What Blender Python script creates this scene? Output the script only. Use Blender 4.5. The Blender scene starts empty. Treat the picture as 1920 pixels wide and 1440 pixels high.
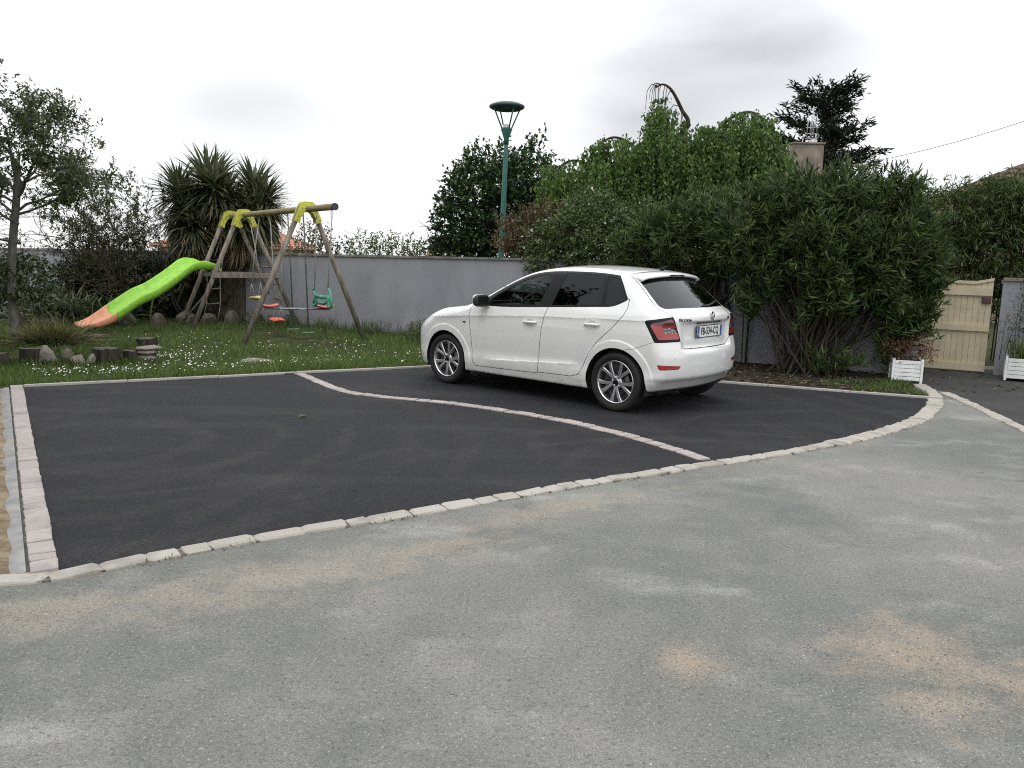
import bpy, bmesh, math, random
import numpy as np
from mathutils import Vector, Matrix

random.seed(11)
rng = np.random.default_rng(11)
C = bpy.context.scene.collection
SC = bpy.context.scene

# ------------------------------------------------------------------ camera
PITCH, ROLL, CAM_H = 0.15483, 0.02112, 1.51926
cam_d = bpy.data.cameras.new('camera')
cam_d.sensor_fit = 'HORIZONTAL'
cam_d.sensor_width = 36.0
cam_d.lens = 1500.09 / 1920 * 36
cam_d.clip_start = 0.05
cam_d.clip_end = 2000
cam = bpy.data.objects.new('camera', cam_d)
C.objects.link(cam)
_r = Vector((1, 0, 0)); _f = Vector((0, math.cos(PITCH), -math.sin(PITCH))); _u = _r.cross(_f)
_r2 = _r * math.cos(ROLL) + _u * math.sin(ROLL)
_u2 = _u * math.cos(ROLL) - _r * math.sin(ROLL)
cam.matrix_world = Matrix(((_r2.x, _u2.x, -_f.x, 0), (_r2.y, _u2.y, -_f.y, 0), (_r2.z, _u2.z, -_f.z, CAM_H), (0, 0, 0, 1)))
SC.camera = cam

# ------------------------------------------------------------------ sky (overcast, bright, with grey cloud bellies)
SUN_ELEV, SUN_AZ = math.radians(58), math.radians(205)      # azimuth: clockwise from +Y
world = bpy.data.worlds.new('World'); SC.world = world
world.use_nodes = True
nt = world.node_tree; nt.nodes.clear()
def wn(t, **k):
    n = nt.nodes.new(t)
    for a, b in k.items(): setattr(n, a, b)
    return n
def wl(a, b): nt.links.new(a, b)
sky = wn('ShaderNodeTexSky', sky_type='NISHITA', sun_disc=False)
sky.sun_elevation = SUN_ELEV; sky.sun_rotation = SUN_AZ
skym = wn('ShaderNodeVectorMath', operation='SCALE'); skym.inputs['Scale'].default_value = 0.12
wl(sky.outputs['Color'], skym.inputs[0])
tc = wn('ShaderNodeTexCoord')
mp = wn('ShaderNodeMapping'); mp.inputs['Scale'].default_value = (1.0, 1.0, 2.4); mp.inputs['Location'].default_value = (3.1, 0.4, 1.7)
wl(tc.outputs['Generated'], mp.inputs['Vector'])
n1 = wn('ShaderNodeTexNoise'); n1.inputs['Scale'].default_value = 2.6; n1.inputs['Detail'].default_value = 5; n1.inputs['Roughness'].default_value = 0.5; n1.inputs['Distortion'].default_value = 0.3
wl(mp.outputs['Vector'], n1.inputs['Vector'])
# soft cloud banks at real directions of the sky, broken up by the noise
def bank(direction, size, stretch):
    d = Vector(direction).normalized()
    sub = wn('ShaderNodeVectorMath', operation='SUBTRACT'); wl(tc.outputs['Generated'], sub.inputs[0]); sub.inputs[1].default_value = d
    mul = wn('ShaderNodeVectorMath', operation='MULTIPLY'); wl(sub.outputs[0], mul.inputs[0]); mul.inputs[1].default_value = stretch
    ln = wn('ShaderNodeVectorMath', operation='LENGTH'); wl(mul.outputs[0], ln.inputs[0])
    mr = wn('ShaderNodeMapRange', interpolation_type='SMOOTHSTEP'); wl(ln.outputs['Value'], mr.inputs['Value'])
    mr.inputs['From Min'].default_value = size; mr.inputs['From Max'].default_value = size * 0.15
    return mr.outputs['Result']
banks = [(bank(BD, s, st), w) for BD, s, st, w in [
    ((0.215, 0.945, 0.215), 0.24, (1.0, 1.0, 1.2), 0.36),
    ((0.14, 0.965, 0.19), 0.14, (1.0, 1.0, 1.6), 0.20),
    ((0.34, 0.90, 0.27), 0.20, (1.0, 1.0, 1.5), 0.22),
    ((-0.29, 0.943, 0.158), 0.17, (1.0, 1.0, 2.2), 0.34),
    ((0.22, 0.92, 0.30), 0.20, (1.0, 1.0, 1.3), 0.24),
    ((0.04, 0.98, 0.16), 0.19, (1.0, 1.0, 1.8), 0.17),
]]
acc = None
for o_, w_ in banks:
    m_ = wn('ShaderNodeMath', operation='MULTIPLY'); wl(o_, m_.inputs[0]); m_.inputs[1].default_value = w_
    if acc is None: acc = m_.outputs[0]
    else:
        a_ = wn('ShaderNodeMath', operation='ADD'); wl(acc, a_.inputs[0]); wl(m_.outputs[0], a_.inputs[1]); acc = a_.outputs[0]
nm = wn('ShaderNodeMapRange'); wl(n1.outputs['Fac'], nm.inputs['Value'])
nm.inputs['From Min'].default_value = 0.30; nm.inputs['From Max'].default_value = 0.62; nm.inputs['To Min'].default_value = 0.45; nm.inputs['To Max'].default_value = 1.0
bm_ = wn('ShaderNodeMath', operation='MULTIPLY'); wl(acc, bm_.inputs[0]); wl(nm.outputs[0], bm_.inputs[1])
nb = wn('ShaderNodeMapRange'); wl(n1.outputs['Fac'], nb.inputs['Value'])
nb.inputs['From Min'].default_value = 0.45; nb.inputs['From Max'].default_value = 0.85; nb.inputs['To Min'].default_value = 0.0; nb.inputs['To Max'].default_value = 0.14
tot = wn('ShaderNodeMath', operation='ADD', use_clamp=True); wl(bm_.outputs[0], tot.inputs[0]); wl(nb.outputs[0], tot.inputs[1])
cr = wn('ShaderNodeMix', data_type='RGBA'); wl(tot.outputs[0], cr.inputs['Factor'])
cr.inputs['A'].default_value = (1.22, 1.22, 1.235, 1); cr.inputs['B'].default_value = (0.30, 0.315, 0.345, 1)
mx = wn('ShaderNodeMix', data_type='RGBA'); mx.inputs['Factor'].default_value = 0.93
wl(skym.outputs[0], mx.inputs['A']); wl(cr.outputs['Result'], mx.inputs['B'])
# an overcast sky is brighter overhead than at the horizon, all the way round
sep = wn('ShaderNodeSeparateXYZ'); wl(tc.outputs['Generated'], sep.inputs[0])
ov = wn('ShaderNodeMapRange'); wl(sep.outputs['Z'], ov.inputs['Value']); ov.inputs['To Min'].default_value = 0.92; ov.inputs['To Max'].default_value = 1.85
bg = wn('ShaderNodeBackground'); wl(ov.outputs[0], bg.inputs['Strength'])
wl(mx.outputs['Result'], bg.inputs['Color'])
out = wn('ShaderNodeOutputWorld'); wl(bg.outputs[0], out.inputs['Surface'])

sun_d = bpy.data.lights.new('sun', 'SUN'); sun_d.energy = 0.5; sun_d.angle = math.radians(25); sun_d.color = (1.0, 0.97, 0.92)
sun = bpy.data.objects.new('sun', sun_d); C.objects.link(sun)
sun.rotation_euler = Vector((-math.sin(SUN_AZ) * math.cos(SUN_ELEV), -math.cos(SUN_AZ) * math.cos(SUN_ELEV), -math.sin(SUN_ELEV))).to_track_quat('-Z', 'Y').to_euler()
SC.view_settings.view_transform = 'Standard'; SC.view_settings.look = 'None'
SC.view_settings.exposure = 0.0; SC.view_settings.gamma = 1.0; SC.view_settings.use_curve_mapping = False
SC.render.engine = 'CYCLES'
SC.cycles.use_denoising = False; SC.cycles.filter_width = 1.1
SC.cycles.max_bounces = 6; SC.cycles.transparent_max_bounces = 12
SC.cycles.diffuse_bounces = 3; SC.cycles.glossy_bounces = 3; SC.cycles.transmission_bounces = 4
SC.cycles.caustics_reflective = False; SC.cycles.caustics_refractive = False

# ------------------------------------------------------------------ materials
MATS = {}
class NB:
    """small node-tree builder"""
    def __init__(s, name):
        s.m = bpy.data.materials.new(name); s.m.use_nodes = True
        s.t = s.m.node_tree; s.t.nodes.clear()
        s.o = s.t.nodes.new('ShaderNodeOutputMaterial')
        s.b = s.t.nodes.new('ShaderNodeBsdfPrincipled'); s.l(s.b.outputs[0], s.o.inputs['Surface'])
        s.tc = s.t.nodes.new('ShaderNodeTexCoord')
        MATS[name] = s.m
    def n(s, t, **k):
        n = s.t.nodes.new(t)
        for a, b in k.items(): setattr(n, a, b)
        return n
    def l(s, a, b): s.t.links.new(a, b)
    def noise(s, scale, detail=4, rough=0.55, vec=None, dist=0.0, stretch=None):
        n = s.n('ShaderNodeTexNoise'); n.inputs['Scale'].default_value = scale; n.inputs['Detail'].default_value = detail
        n.inputs['Roughness'].default_value = rough; n.inputs['Distortion'].default_value = dist
        v = vec or s.tc.outputs['Object']
        if stretch:
            m = s.n('ShaderNodeMapping'); m.inputs['Scale'].default_value = stretch; s.l(v, m.inputs['Vector']); v = m.outputs['Vector']
        s.l(v, n.inputs['Vector']); return n.outputs['Fac']
    def voro(s, scale, feature='F1', out='Distance', vec=None):
        n = s.n('ShaderNodeTexVoronoi', feature=feature); n.inputs['Scale'].default_value = scale
        s.l(vec or s.tc.outputs['Object'], n.inputs['Vector']); return n.outputs[out]
    def rng(s, v, a, b, c=0.0, d=1.0, smooth=True):
        n = s.n('ShaderNodeMapRange', interpolation_type='SMOOTHSTEP' if smooth else 'LINEAR')
        s.l(v, n.inputs['Value'])
        for k, x in zip(('From Min', 'From Max', 'To Min', 'To Max'), (a, b, c, d)): n.inputs[k].default_value = x
        return n.outputs['Result']
    def math(s, op, a, b):
        n = s.n('ShaderNodeMath', operation=op)
        for i, x in enumerate((a, b)):
            if isinstance(x, (int, float)): n.inputs[i].default_value = x
            else: s.l(x, n.inputs[i])
        return n.outputs[0]
    def mix(s, fac, a, b, blend='MIX'):
        n = s.n('ShaderNodeMix', data_type='RGBA', blend_type=blend)
        for k, x in (('Factor', fac), ('A', a), ('B', b)):
            i = n.inputs[k] if k == 'Factor' else n.inputs[k]
            if isinstance(x, (int, float)): i.default_value = x
            elif isinstance(x, tuple): i.default_value = (x[0], x[1], x[2], 1)
            else: s.l(x, i)
        return n.outputs['Result']
    def ramp(s, v, stops):
        n = s.n('ShaderNodeValToRGB'); e = n.color_ramp.elements
        while len(e) < len(stops): e.new(0.5)
        for q, (p, c) in zip(e, stops): q.position = p; q.color = (c[0], c[1], c[2], 1)
        s.l(v, n.inputs['Fac']); return n.outputs['Color']
    def bump(s, h, strength=0.3, dist=0.01):
        n = s.n('ShaderNodeBump'); n.inputs['Strength'].default_value = strength; n.inputs['Distance'].default_value = dist
        s.l(h, n.inputs['Height']); s.l(n.outputs['Normal'], s.b.inputs['Normal'])
    def set(s, **k):
        for a, x in k.items():
            i = s.b.inputs[a.replace('_', ' ')]
            if isinstance(x, (int, float)): i.default_value = x
            elif isinstance(x, tuple): i.default_value = (x[0], x[1], x[2], 1) if len(x) == 3 else x
            else: s.l(x, i)
        return s

def simple(name, col, rough=0.55, metal=0.0, var=0.12, vscale=6, bump=0.0, bscale=60, **kw):
    s = NB(name)
    f = s.noise(vscale, 4)
    lo = tuple(c * (1 - var) for c in col); hi = tuple(min(1, c * (1 + var)) for c in col)
    s.set(Base_Color=s.mix(s.rng(f, 0.3, 0.7), lo, hi), Roughness=rough, Metallic=metal, **kw)
    if bump: s.bump(s.noise(bscale, 5), bump, 0.005)
    return s.m

def leaf_mat(name, c0, c1, c2, rough=0.45, trans=0.25, spec=0.4):
    """foliage: each leaf (mesh island) its own shade"""
    s = NB(name)
    g = s.n('ShaderNodeNewGeometry')
    col = s.ramp(g.outputs['Random Per Island'], [(0.0, c0), (0.55, c1), (0.9, c2), (1.0, tuple(min(1, x * 1.25) for x in c2))])
    cl = s.noise(1.3, 2)
    col = s.mix(s.rng(cl, 0.35, 0.65, 0.0, 0.30), col, c0)
    s.set(Base_Color=col, Roughness=rough, Specular_IOR_Level=spec)
    tr = s.n('ShaderNodeBsdfTranslucent'); s.l(col, tr.inputs['Color'])
    mxs = s.n('ShaderNodeMixShader'); mxs.inputs[0].default_value = trans
    s.l(s.b.outputs[0], mxs.inputs[1]); s.l(tr.outputs[0], mxs.inputs[2]); s.l(mxs.outputs[0], s.o.inputs['Surface'])
    return s.m

# ------------------------------------------------------------------ object helpers
def tag(o, label=None, cat=None, group=None, kind=None):
    if label: o['label'] = label
    if cat: o['category'] = cat
    if group: o['group'] = group
    if kind: o['kind'] = kind
    return o
def link(name, me, m=None, parent=None):
    if m is not None and not me.materials: me.materials.append(m)
    o = bpy.data.objects.new(name, me); C.objects.link(o)
    if parent is not None: o.parent = parent
    return o
def empty(name, loc=(0, 0, 0), rz=0.0):
    o = bpy.data.objects.new(name, None); C.objects.link(o); o.location = loc; o.rotation_euler = (0, 0, rz); o.empty_display_size = 0.2
    return o
def mesh_np(name, V, F, smooth=False):
    """V (n,3); F (m,k) array or list of such arrays"""
    Fs = F if isinstance(F, list) else [F]
    me = bpy.data.meshes.new(name)
    V = np.ascontiguousarray(V, dtype=np.float32)
    me.vertices.add(len(V)); me.vertices.foreach_set('co', V.ravel())
    loops = np.concatenate([f.ravel() for f in Fs]).astype(np.int32)
    tot = np.concatenate([np.full(len(f), f.shape[1]) for f in Fs]).astype(np.int32)
    st = np.concatenate([[0], np.cumsum(tot)[:-1]]).astype(np.int32)
    me.loops.add(len(loops)); me.loops.foreach_set('vertex_index', loops)
    me.polygons.add(len(tot)); me.polygons.foreach_set('loop_start', st); me.polygons.foreach_set('loop_total', tot)
    if smooth: me.polygons.foreach_set('use_smooth', np.ones(len(tot), bool))
    me.update(calc_edges=True); me.validate()
    return me

class MB:
    """collects simple shapes into one mesh"""
    def __init__(s): s.v = []; s.f = []; s.sm = []
    def add(s, vs, fs, smooth=False):
        b = len(s.v); s.v += [tuple(v) for v in vs]
        s.f += [tuple(i + b for i in f) for f in fs]; s.sm += [smooth] * len(fs); return s
    def box(s, c, size, rot=None, bevel=0.0):
        hx, hy, hz = [x / 2 for x in size]
        R = rot or Matrix.Identity(3)
        if bevel <= 0:
            vs = [Vector((x, y, z)) for x in (-hx, hx) for y in (-hy, hy) for z in (-hz, hz)]
            fs = [(0, 1, 3, 2), (4, 6, 7, 5), (0, 4, 5, 1), (2, 3, 7, 6), (0, 2, 6, 4), (1, 5, 7, 3)]
        else:
            b = min(bevel, hx * .9, hy * .9, hz * .9); vs = []; fs = []
            bm = bmesh.new(); bmesh.ops.create_cube(bm, size=1.0)
            for v in bm.verts: v.co = Vector((v.co.x * size[0], v.co.y * size[1], v.co.z * size[2]))
            bmesh.ops.bevel(bm, geom=bm.edges[:], offset=b, segments=2 if b > 0.012 else 1, affect='EDGES', profile=0.6)
            bm.verts.index_update()
            vs = [v.co.copy() for v in bm.verts]; fs = [tuple(v.index for v in f.verts) for f in bm.faces]; bm.free()
        c = Vector(c)
        return s.add([c + R @ v for v in vs], fs, bevel > 0.012)
    def tube(s, path, radii, n=6, cap=True, smooth=True):
        path = [Vector(p) for p in path]
        if isinstance(radii, (int, float)): radii = [radii] * len(path)
        t0 = (path[1] - path[0]).normalized()
        ref = Vector((0, 0, 1)) if abs(t0.z) < 0.9 else Vector((1, 0, 0))
        a = t0.cross(ref).normalized(); vs = []; m = len(path)
        for i, p in enumerate(path):
            t = (path[min(i + 1, m - 1)] - path[max(i - 1, 0)])
            t = t.normalized() if t.length > 1e-9 else t0
            a = (a - t * a.dot(t)); a = a.normalized() if a.length > 1e-6 else t.orthogonal().normalized()
            b = t.cross(a)
            for k in range(n):
                th = 2 * math.pi * k / n
                vs.append(p + (a * math.cos(th) + b * math.sin(th)) * radii[i])
        fs = [(i * n + k, i * n + (k + 1) % n, (i + 1) * n + (k + 1) % n, (i + 1) * n + k) for i in range(m - 1) for k in range(n)]
        s.add(vs, fs, smooth)
        if cap:
            b = len(s.v) - len(vs)
            s.f.append(tuple(b + k for k in range(n - 1, -1, -1))); s.sm.append(False)
            s.f.append(tuple(b + (m - 1) * n + k for k in range(n))); s.sm.append(False)
        return s
    def lathe(s, prof, c=(0, 0, 0), axis='z', n=24, smooth=True):
        """prof: (r, h) list"""
        vs = []; c = Vector(c)
        for r, h in prof:
            for k in range(n):
                th = 2 * math.pi * k / n; x, y = r * math.cos(th), r * math.sin(th)
                vs.append(c + (Vector((x, y, h)) if axis == 'z' else Vector((x, h, -y)) if axis == 'y' else Vector((h, x, y))))
        fs = [(i * n + k, i * n + (k + 1) % n, (i + 1) * n + (k + 1) % n, (i + 1) * n + k) for i in range(len(prof) - 1) for k in range(n)]
        return s.add(vs, fs, smooth)
    def prism(s, poly, t0, t1, fr=None, smooth=False):
        """poly in a 2D frame fr=(origin, ex, ey, en), extruded from t0 to t1 along en"""
        o, ex, ey, en = fr if fr else (Vector((0, 0, 0)), Vector((1, 0, 0)), Vector((0, 1, 0)), Vector((0, 0, 1)))
        n = len(poly)
        vs = [o + ex * p[0] + ey * p[1] + en * t0 for p in poly] + [o + ex * p[0] + ey * p[1] + en * t1 for p in poly]
        fs = [tuple(range(n - 1, -1, -1)), tuple(range(n, 2 * n))] + [(i, (i + 1) % n, n + (i + 1) % n, n + i) for i in range(n)]
        return s.add(vs, fs, smooth)
    def mesh(s, name):
        me = bpy.data.meshes.new(name); me.from_pydata([tuple(v) for v in s.v], [], s.f); me.update()
        me.polygons.foreach_set('use_smooth', s.sm)
        return me
    def build(s, name, m, parent=None):
        return link(name, s.mesh(name), m, parent)

def catmull(pts, per=8, closed=False):
    P = np.array(pts, float); n = len(P); out_ = []
    for i in range(n if closed else n - 1):
        p0, p1, p2, p3 = (P[(i - 1) % n] if closed or i > 0 else 2 * P[0] - P[1]), P[i], P[(i + 1) % n], (P[(i + 2) % n] if closed or i < n - 2 else 2 * P[-1] - P[-2])
        for k in range(per):
            t = k / per
            out_.append(0.5 * ((2 * p1) + (-p0 + p2) * t + (2 * p0 - 5 * p1 + 4 * p2 - p3) * t * t + (-p0 + 3 * p1 - 3 * p2 + p3) * t ** 3))
    if not closed: out_.append(P[-1])
    return np.array(out_)
def resample(path, step):
    P = np.array(path, float); d = np.r_[0, np.cumsum(np.linalg.norm(np.diff(P, axis=0), axis=1))]
    s_ = np.arange(0, d[-1], step)
    return np.stack([np.interp(s_, d, P[:, k]) for k in range(P.shape[1])], 1)
def in_poly(x, y, poly):
    P = np.asarray(poly, float); n = len(P); r = np.zeros(np.shape(x), bool); j = n - 1
    for i in range(n):
        c = ((P[i, 1] > y) != (P[j, 1] > y)) & (x < (P[j, 0] - P[i, 0]) * (y - P[i, 1]) / (P[j, 1] - P[i, 1] + 1e-12) + P[i, 0])
        r ^= c; j = i
    return r
def unit(v): return v / np.maximum(np.linalg.norm(v, axis=-1, keepdims=True), 1e-9)

def leaves(name, P, D, L, W, m, parent=None, up=None, fold=0.22, droop=0.12, long=False):
    """one mesh of many leaves: base P, direction D, length L, width W; each leaf is an island of its own"""
    n = len(P); P = np.asarray(P, float); D = unit(np.asarray(D, float))
    if up is None: up = np.tile([0, 0, 1.0], (n, 1)) + rng.normal(0, 0.45, (n, 3))
    S_ = unit(np.cross(D, up)); U = unit(np.cross(S_, D))
    L = np.broadcast_to(np.asarray(L, float), (n,))[:, None]; W = np.broadcast_to(np.asarray(W, float), (n,))[:, None]
    if not long:
        V = np.stack([P, P + D * L * .48 - S_ * W * .5 + U * W * fold, P + D * L - U * L * droop, P + D * L * .48 + S_ * W * .5 + U * W * fold], 1)
        i = np.arange(n)[:, None] * 4
        F = np.concatenate([i + [0, 1, 2], i + [0, 2, 3]])
        V = V.reshape(-1, 3)
    else:
        dr = lambda t: -U * L * droop * t * t
        V = np.stack([P - S_ * W * .18, P + S_ * W * .18, P + D * L * .35 - S_ * W * .5 + dr(.35), P + D * L * .35 + S_ * W * .5 + dr(.35),
                      P + D * L * .7 - S_ * W * .42 + dr(.7), P + D * L * .7 + S_ * W * .42 + dr(.7), P + D * L + dr(1.0)], 1).reshape(-1, 3)
        i = np.arange(n)[:, None] * 7
        F = [np.concatenate([i + [0, 1, 3, 2], i + [2, 3, 5, 4]]), i + [4, 5, 6]]
    return link(name, mesh_np(name, V, F), m, parent)

def blob_points(blobs, n, shell=0.55, zmin=None):
    """points in a union of ellipsoids (cx,cy,cz,rx,ry,rz), thicker toward the surface; returns P and outward dirs"""
    B = np.array(blobs, float); w = (B[:, 3] * B[:, 4] * B[:, 5]) ** .8; w /= w.sum()
    k = rng.choice(len(B), n, p=w)
    d = unit(rng.normal(0, 1, (n, 3))); r = np.where(rng.random(n) < shell, 0.8 + 0.25 * rng.random(n), rng.random(n) ** (1 / 3))[:, None]
    P = B[k, :3] + d * r * B[k, 3:]
    o = unit(d / B[k, 3:])
    if zmin is not None:
        q = P[:, 2] > zmin; P, o = P[q], o[q]
    return P, o
def twig_leaves(P, O, per, length, jitter=0.5, gravity=0.0):
    """spread `per` leaves along a short twig at each point; returns leaf bases and directions"""
    n = len(P); ax = unit(O + rng.normal(0, jitter, (n, 3)) + [0, 0, -gravity])
    t = rng.random((n, per, 1)) * length
    base = P[:, None] + ax[:, None] * t
    dirs = ax[:, None] * 0.7 + rng.normal(0, 0.75, (n, per, 3)) + [0, 0, -gravity * .6]
    return base.reshape(-1, 3), unit(dirs.reshape(-1, 3))
def grow(mb, start, d, length, radius, depth, tips, nseg=4, spread=0.6, lift=0.0, wob=0.18, kids=(2, 3), shrink=0.68, n=5, tip_r=0.004):
    p = np.array(start, float); d = unit(np.array(d, float)); path = [p.copy()]; rad = [radius]
    for i in range(nseg):
        d = unit(d + rng.normal(0, wob, 3) + [0, 0, lift]); p = p + d * length / nseg; path.append(p.copy())
        rad.append(max(tip_r, radius * (1 - 0.45 * (i + 1) / nseg)))
        if depth <= 1: tips.append((p.copy(), d.copy()))
        if depth > 0 and i >= 1 and i < nseg - 1 and random.random() < 0.6:
            nd = unit(d + rng.normal(0, spread, 3)); grow(mb, p, nd, length * shrink * .8, rad[-1] * .6, depth - 1, tips, nseg, spread, lift, wob, kids, shrink, n, tip_r)
    mb.tube(path, rad, n if radius > .012 else 4, cap=False)
    if depth > 0:
        for _ in range(random.randint(*kids)):
            nd = unit(d + rng.normal(0, spread, 3)); grow(mb, p, nd, length * shrink, rad[-1] * .75, depth - 1, tips, nseg, spread, lift, wob, kids, shrink, n, tip_r)
# ================================================================== THE GROUND
def sheet(name, poly, z, m, cell=None):
    bm = bmesh.new(); vs = [bm.verts.new((x, y, z)) for x, y in poly]; f = bm.faces.new(vs)
    if f.normal.z < 0: f.normal_flip()
    bmesh.ops.triangulate(bm, faces=bm.faces[:])
    me = bpy.data.meshes.new(name); bm.to_mesh(me); bm.free()
    o = link(name, me, m); tag(o, kind='structure'); return o

# --- procedural ground materials
s = NB('old_asphalt')
big = s.noise(0.55, 5, 0.6, dist=0.4); mid = s.noise(2.4, 5, 0.6); grit = s.noise(170, 3, 0.7); grit2 = s.voro(85)
col = s.mix(s.rng(big, 0.32, 0.68), (0.165, 0.175, 0.160), (0.280, 0.277, 0.252))
col = s.mix(s.rng(mid, 0.50, 0.76, 0, 0.60), col, (0.36, 0.348, 0.318))
col = s.mix(s.rng(s.noise(1.7, 6, 0.66, dist=0.8), 0.50, 0.70, 0, 0.55), col, (0.128, 0.140, 0.128))
pale = s.noise(1.25, 7, 0.66, stretch=(0.85, 1.25, 1)); col = s.mix(s.rng(pale, 0.52, 0.76, 0, 0.72), col, (0.52, 0.512, 0.48))
# sandy washes and dusty band along the kerb
xyz = s.n('ShaderNodeSeparateXYZ'); s.l(s.tc.outputs['Object'], xyz.inputs[0])
def patch(cx, cy, rx, ry, ang, soft=0.6):
    m = s.n('ShaderNodeMapping', vector_type='TEXTURE'); m.inputs['Location'].default_value = (cx, cy, 0); m.inputs['Rotation'].default_value = (0, 0, ang); m.inputs['Scale'].default_value = (rx, ry, 1)
    s.l(s.tc.outputs['Object'], m.inputs['Vector'])
    ln = s.n('ShaderNodeVectorMath', operation='LENGTH'); s.l(m.outputs[0], ln.inputs[0])
    d = s.math('ADD', ln.outputs['Value'], s.rng(s.noise(5.0, 6, 0.7), 0.3, 0.7, -0.55, 0.55, False))
    return s.rng(d, 1.0, 1.0 - soft, 0, 1)
sand = None
for a in [(1.62, 3.03, 0.52, 0.40, 0.5, 1.2), (1.92, 2.78, 0.60, 0.28, -0.3, 1.2), (1.52, 2.60, 0.32, 0.24, 0.2, 1.2), (0.70, 2.88, 0.26, 0.18, 0.3, 1.3)]:
    p = patch(*a); sand = p if sand is None else s.math('MAXIMUM', sand, p)
col = s.mix(s.math('MULTIPLY', sand, 0.9), col, (0.41, 0.34, 0.255))
dust = None
for a in [(-1.1, 3.6, 1.6, 0.35, 0.55, 0.9), (0.3, 4.75, 1.1, 0.22, 0.6, 0.9), (-0.35, 4.05, 0.7, 0.25, 0.5, 0.9), (-1.9, 3.2, 0.8, 0.3, 0.4, 0.9)]:
    p = patch(*a); dust = p if dust is None else s.math('MAXIMUM', dust, p)
col = s.mix(s.math('MULTIPLY', dust, 0.6), col, (0.40, 0.36, 0.285))
# wandering cracks
cv = s.n('ShaderNodeMapping'); s.l(s.tc.outputs['Object'], cv.inputs[0])
nz = s.n('ShaderNodeTexNoise'); nz.inputs['Scale'].default_value = 2.2; nz.inputs['Detail'].default_value = 9; nz.inputs['Roughness'].default_value = 0.62; s.l(s.tc.outputs['Object'], nz.inputs['Vector'])
ad = s.n('ShaderNodeMix', data_type='VECTOR'); ad.inputs['Factor'].default_value = 0.42; s.l(cv.outputs[0], ad.inputs['A']); s.l(nz.outputs['Color'], ad.inputs['B'])
ck = s.voro(0.42, 'DISTANCE_TO_EDGE', 'Distance', ad.outputs['Result'])
ckm = s.math('MULTIPLY', s.rng(ck, 0.0045, 0.0008), s.rng(s.noise(0.8, 2), 0.60, 0.66))
col = s.mix(s.math('MULTIPLY', ckm, 0.5), col, (0.075, 0.072, 0.065))
col = s.mix(s.rng(grit, 0.36, 0.66), s.mix(0.6, col, (0.07, 0.07, 0.067), 'MIX'), col)
col = s.mix(s.rng(grit2, 0.18, 0.02, 0, 0.5), col, (0.40, 0.39, 0.36))
spk = s.noise(48, 5, 0.78); col = s.mix(s.rng(spk, 0.50, 0.66, 0, 0.8), col, (0.085, 0.085, 0.08)); spk2 = s.noise(75, 4, 0.8); col = s.mix(s.rng(spk2, 0.55, 0.70, 0, 0.70), col, (0.52, 0.51, 0.47))
s.set(Base_Color=col, Roughness=0.92, Specular_IOR_Level=0.25)
hh = s.math('ADD', s.math('MULTIPLY', grit, 0.6), s.math('MULTIPLY', s.noise(45, 4, 0.7), 0.6)); hh = s.math('SUBTRACT', hh, ckm)
s.bump(hh, 0.9, 0.008)

s = NB('new_tarmac')
big = s.noise(0.8, 4, 0.55, dist=0.6); grit = s.noise(190, 2, 0.75); g2 = s.voro(105)
col = s.mix(s.rng(big, 0.35, 0.66), (0.0125, 0.0132, 0.0185), (0.024, 0.0255, 0.033))
wv = s.n('ShaderNodeTexWave', wave_type='RINGS', rings_direction='Z'); wv.inputs['Scale'].default_value = 0.55; wv.inputs['Distortion'].default_value = 3.2; wv.inputs['Detail'].default_value = 4; wv.inputs['Detail Scale'].default_value = 0.8
mpv = s.n('ShaderNodeMapping'); mpv.inputs['Location'].default_value = (3.4, -6.1, 0); s.l(s.tc.outputs['Object'], mpv.inputs[0]); s.l(mpv.outputs[0], wv.inputs['Vector'])
arc = s.math('MULTIPLY', s.rng(wv.outputs['Fac'], 0.55, 1.0), s.rng(s.noise(0.6, 3), 0.42, 0.62))
col = s.mix(s.math('MULTIPLY', arc, 0.45), col, (0.058, 0.055, 0.054))
trk = s.noise(1.1, 5, 0.6, stretch=(0.35, 1.6, 1)); col = s.mix(s.rng(trk, 0.46, 0.68, 0, 0.75), col, (0.050, 0.050, 0.054))
dst = s.noise(2.0, 6, 0.65); col = s.mix(s.rng(dst, 0.55, 0.8, 0, 0.40), col, (0.075, 0.068, 0.056))
col = s.mix(s.rng(s.noise(4.5, 5, .6), 0.60, 0.72, 0, 0.6), col, (0.007, 0.007, 0.008))
def ring(cx, cy, r, w, a):       # soft scuff left by a turning wheel
    m = s.n('ShaderNodeVectorMath', operation='SUBTRACT'); s.l(s.tc.outputs['Object'], m.inputs[0]); m.inputs[1].default_value = (cx, cy, 0)
    ln = s.n('ShaderNodeVectorMath', operation='LENGTH'); s.l(m.outputs[0], ln.inputs[0])
    d = s.math('ABSOLUTE', s.math('SUBTRACT', s.math('ADD', ln.outputs['Value'], s.rng(s.noise(1.5, 4), .3, .7, -.12, .12, False)), r), 0.0)
    return s.math('MULTIPLY', s.math('MULTIPLY', s.rng(d, w, w * .2), s.rng(s.noise(1.3, 5, .65), .40, .62)), a)
for rg in ((-2.9, 6.3, 1.05, .10, .45), (-2.9, 6.3, 1.55, .12, .35), (1.6, 3.6, 3.2, .12, .45), (1.6, 3.6, 3.55, .10, .35), (3.8, 5.0, 3.4, .13, .35), (-5.0, 4.0, 3.6, .12, .3)): col = s.mix(ring(*rg), col, (0.085, 0.080, 0.074))
col = s.mix(s.rng(grit, 0.35, 0.62), (0.005, 0.005, 0.006), col)
spk = s.noise(60, 5, 0.82); col = s.mix(s.rng(spk, 0.52, 0.70, 0, 0.7), col, (0.075, 0.075, 0.080))
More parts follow.
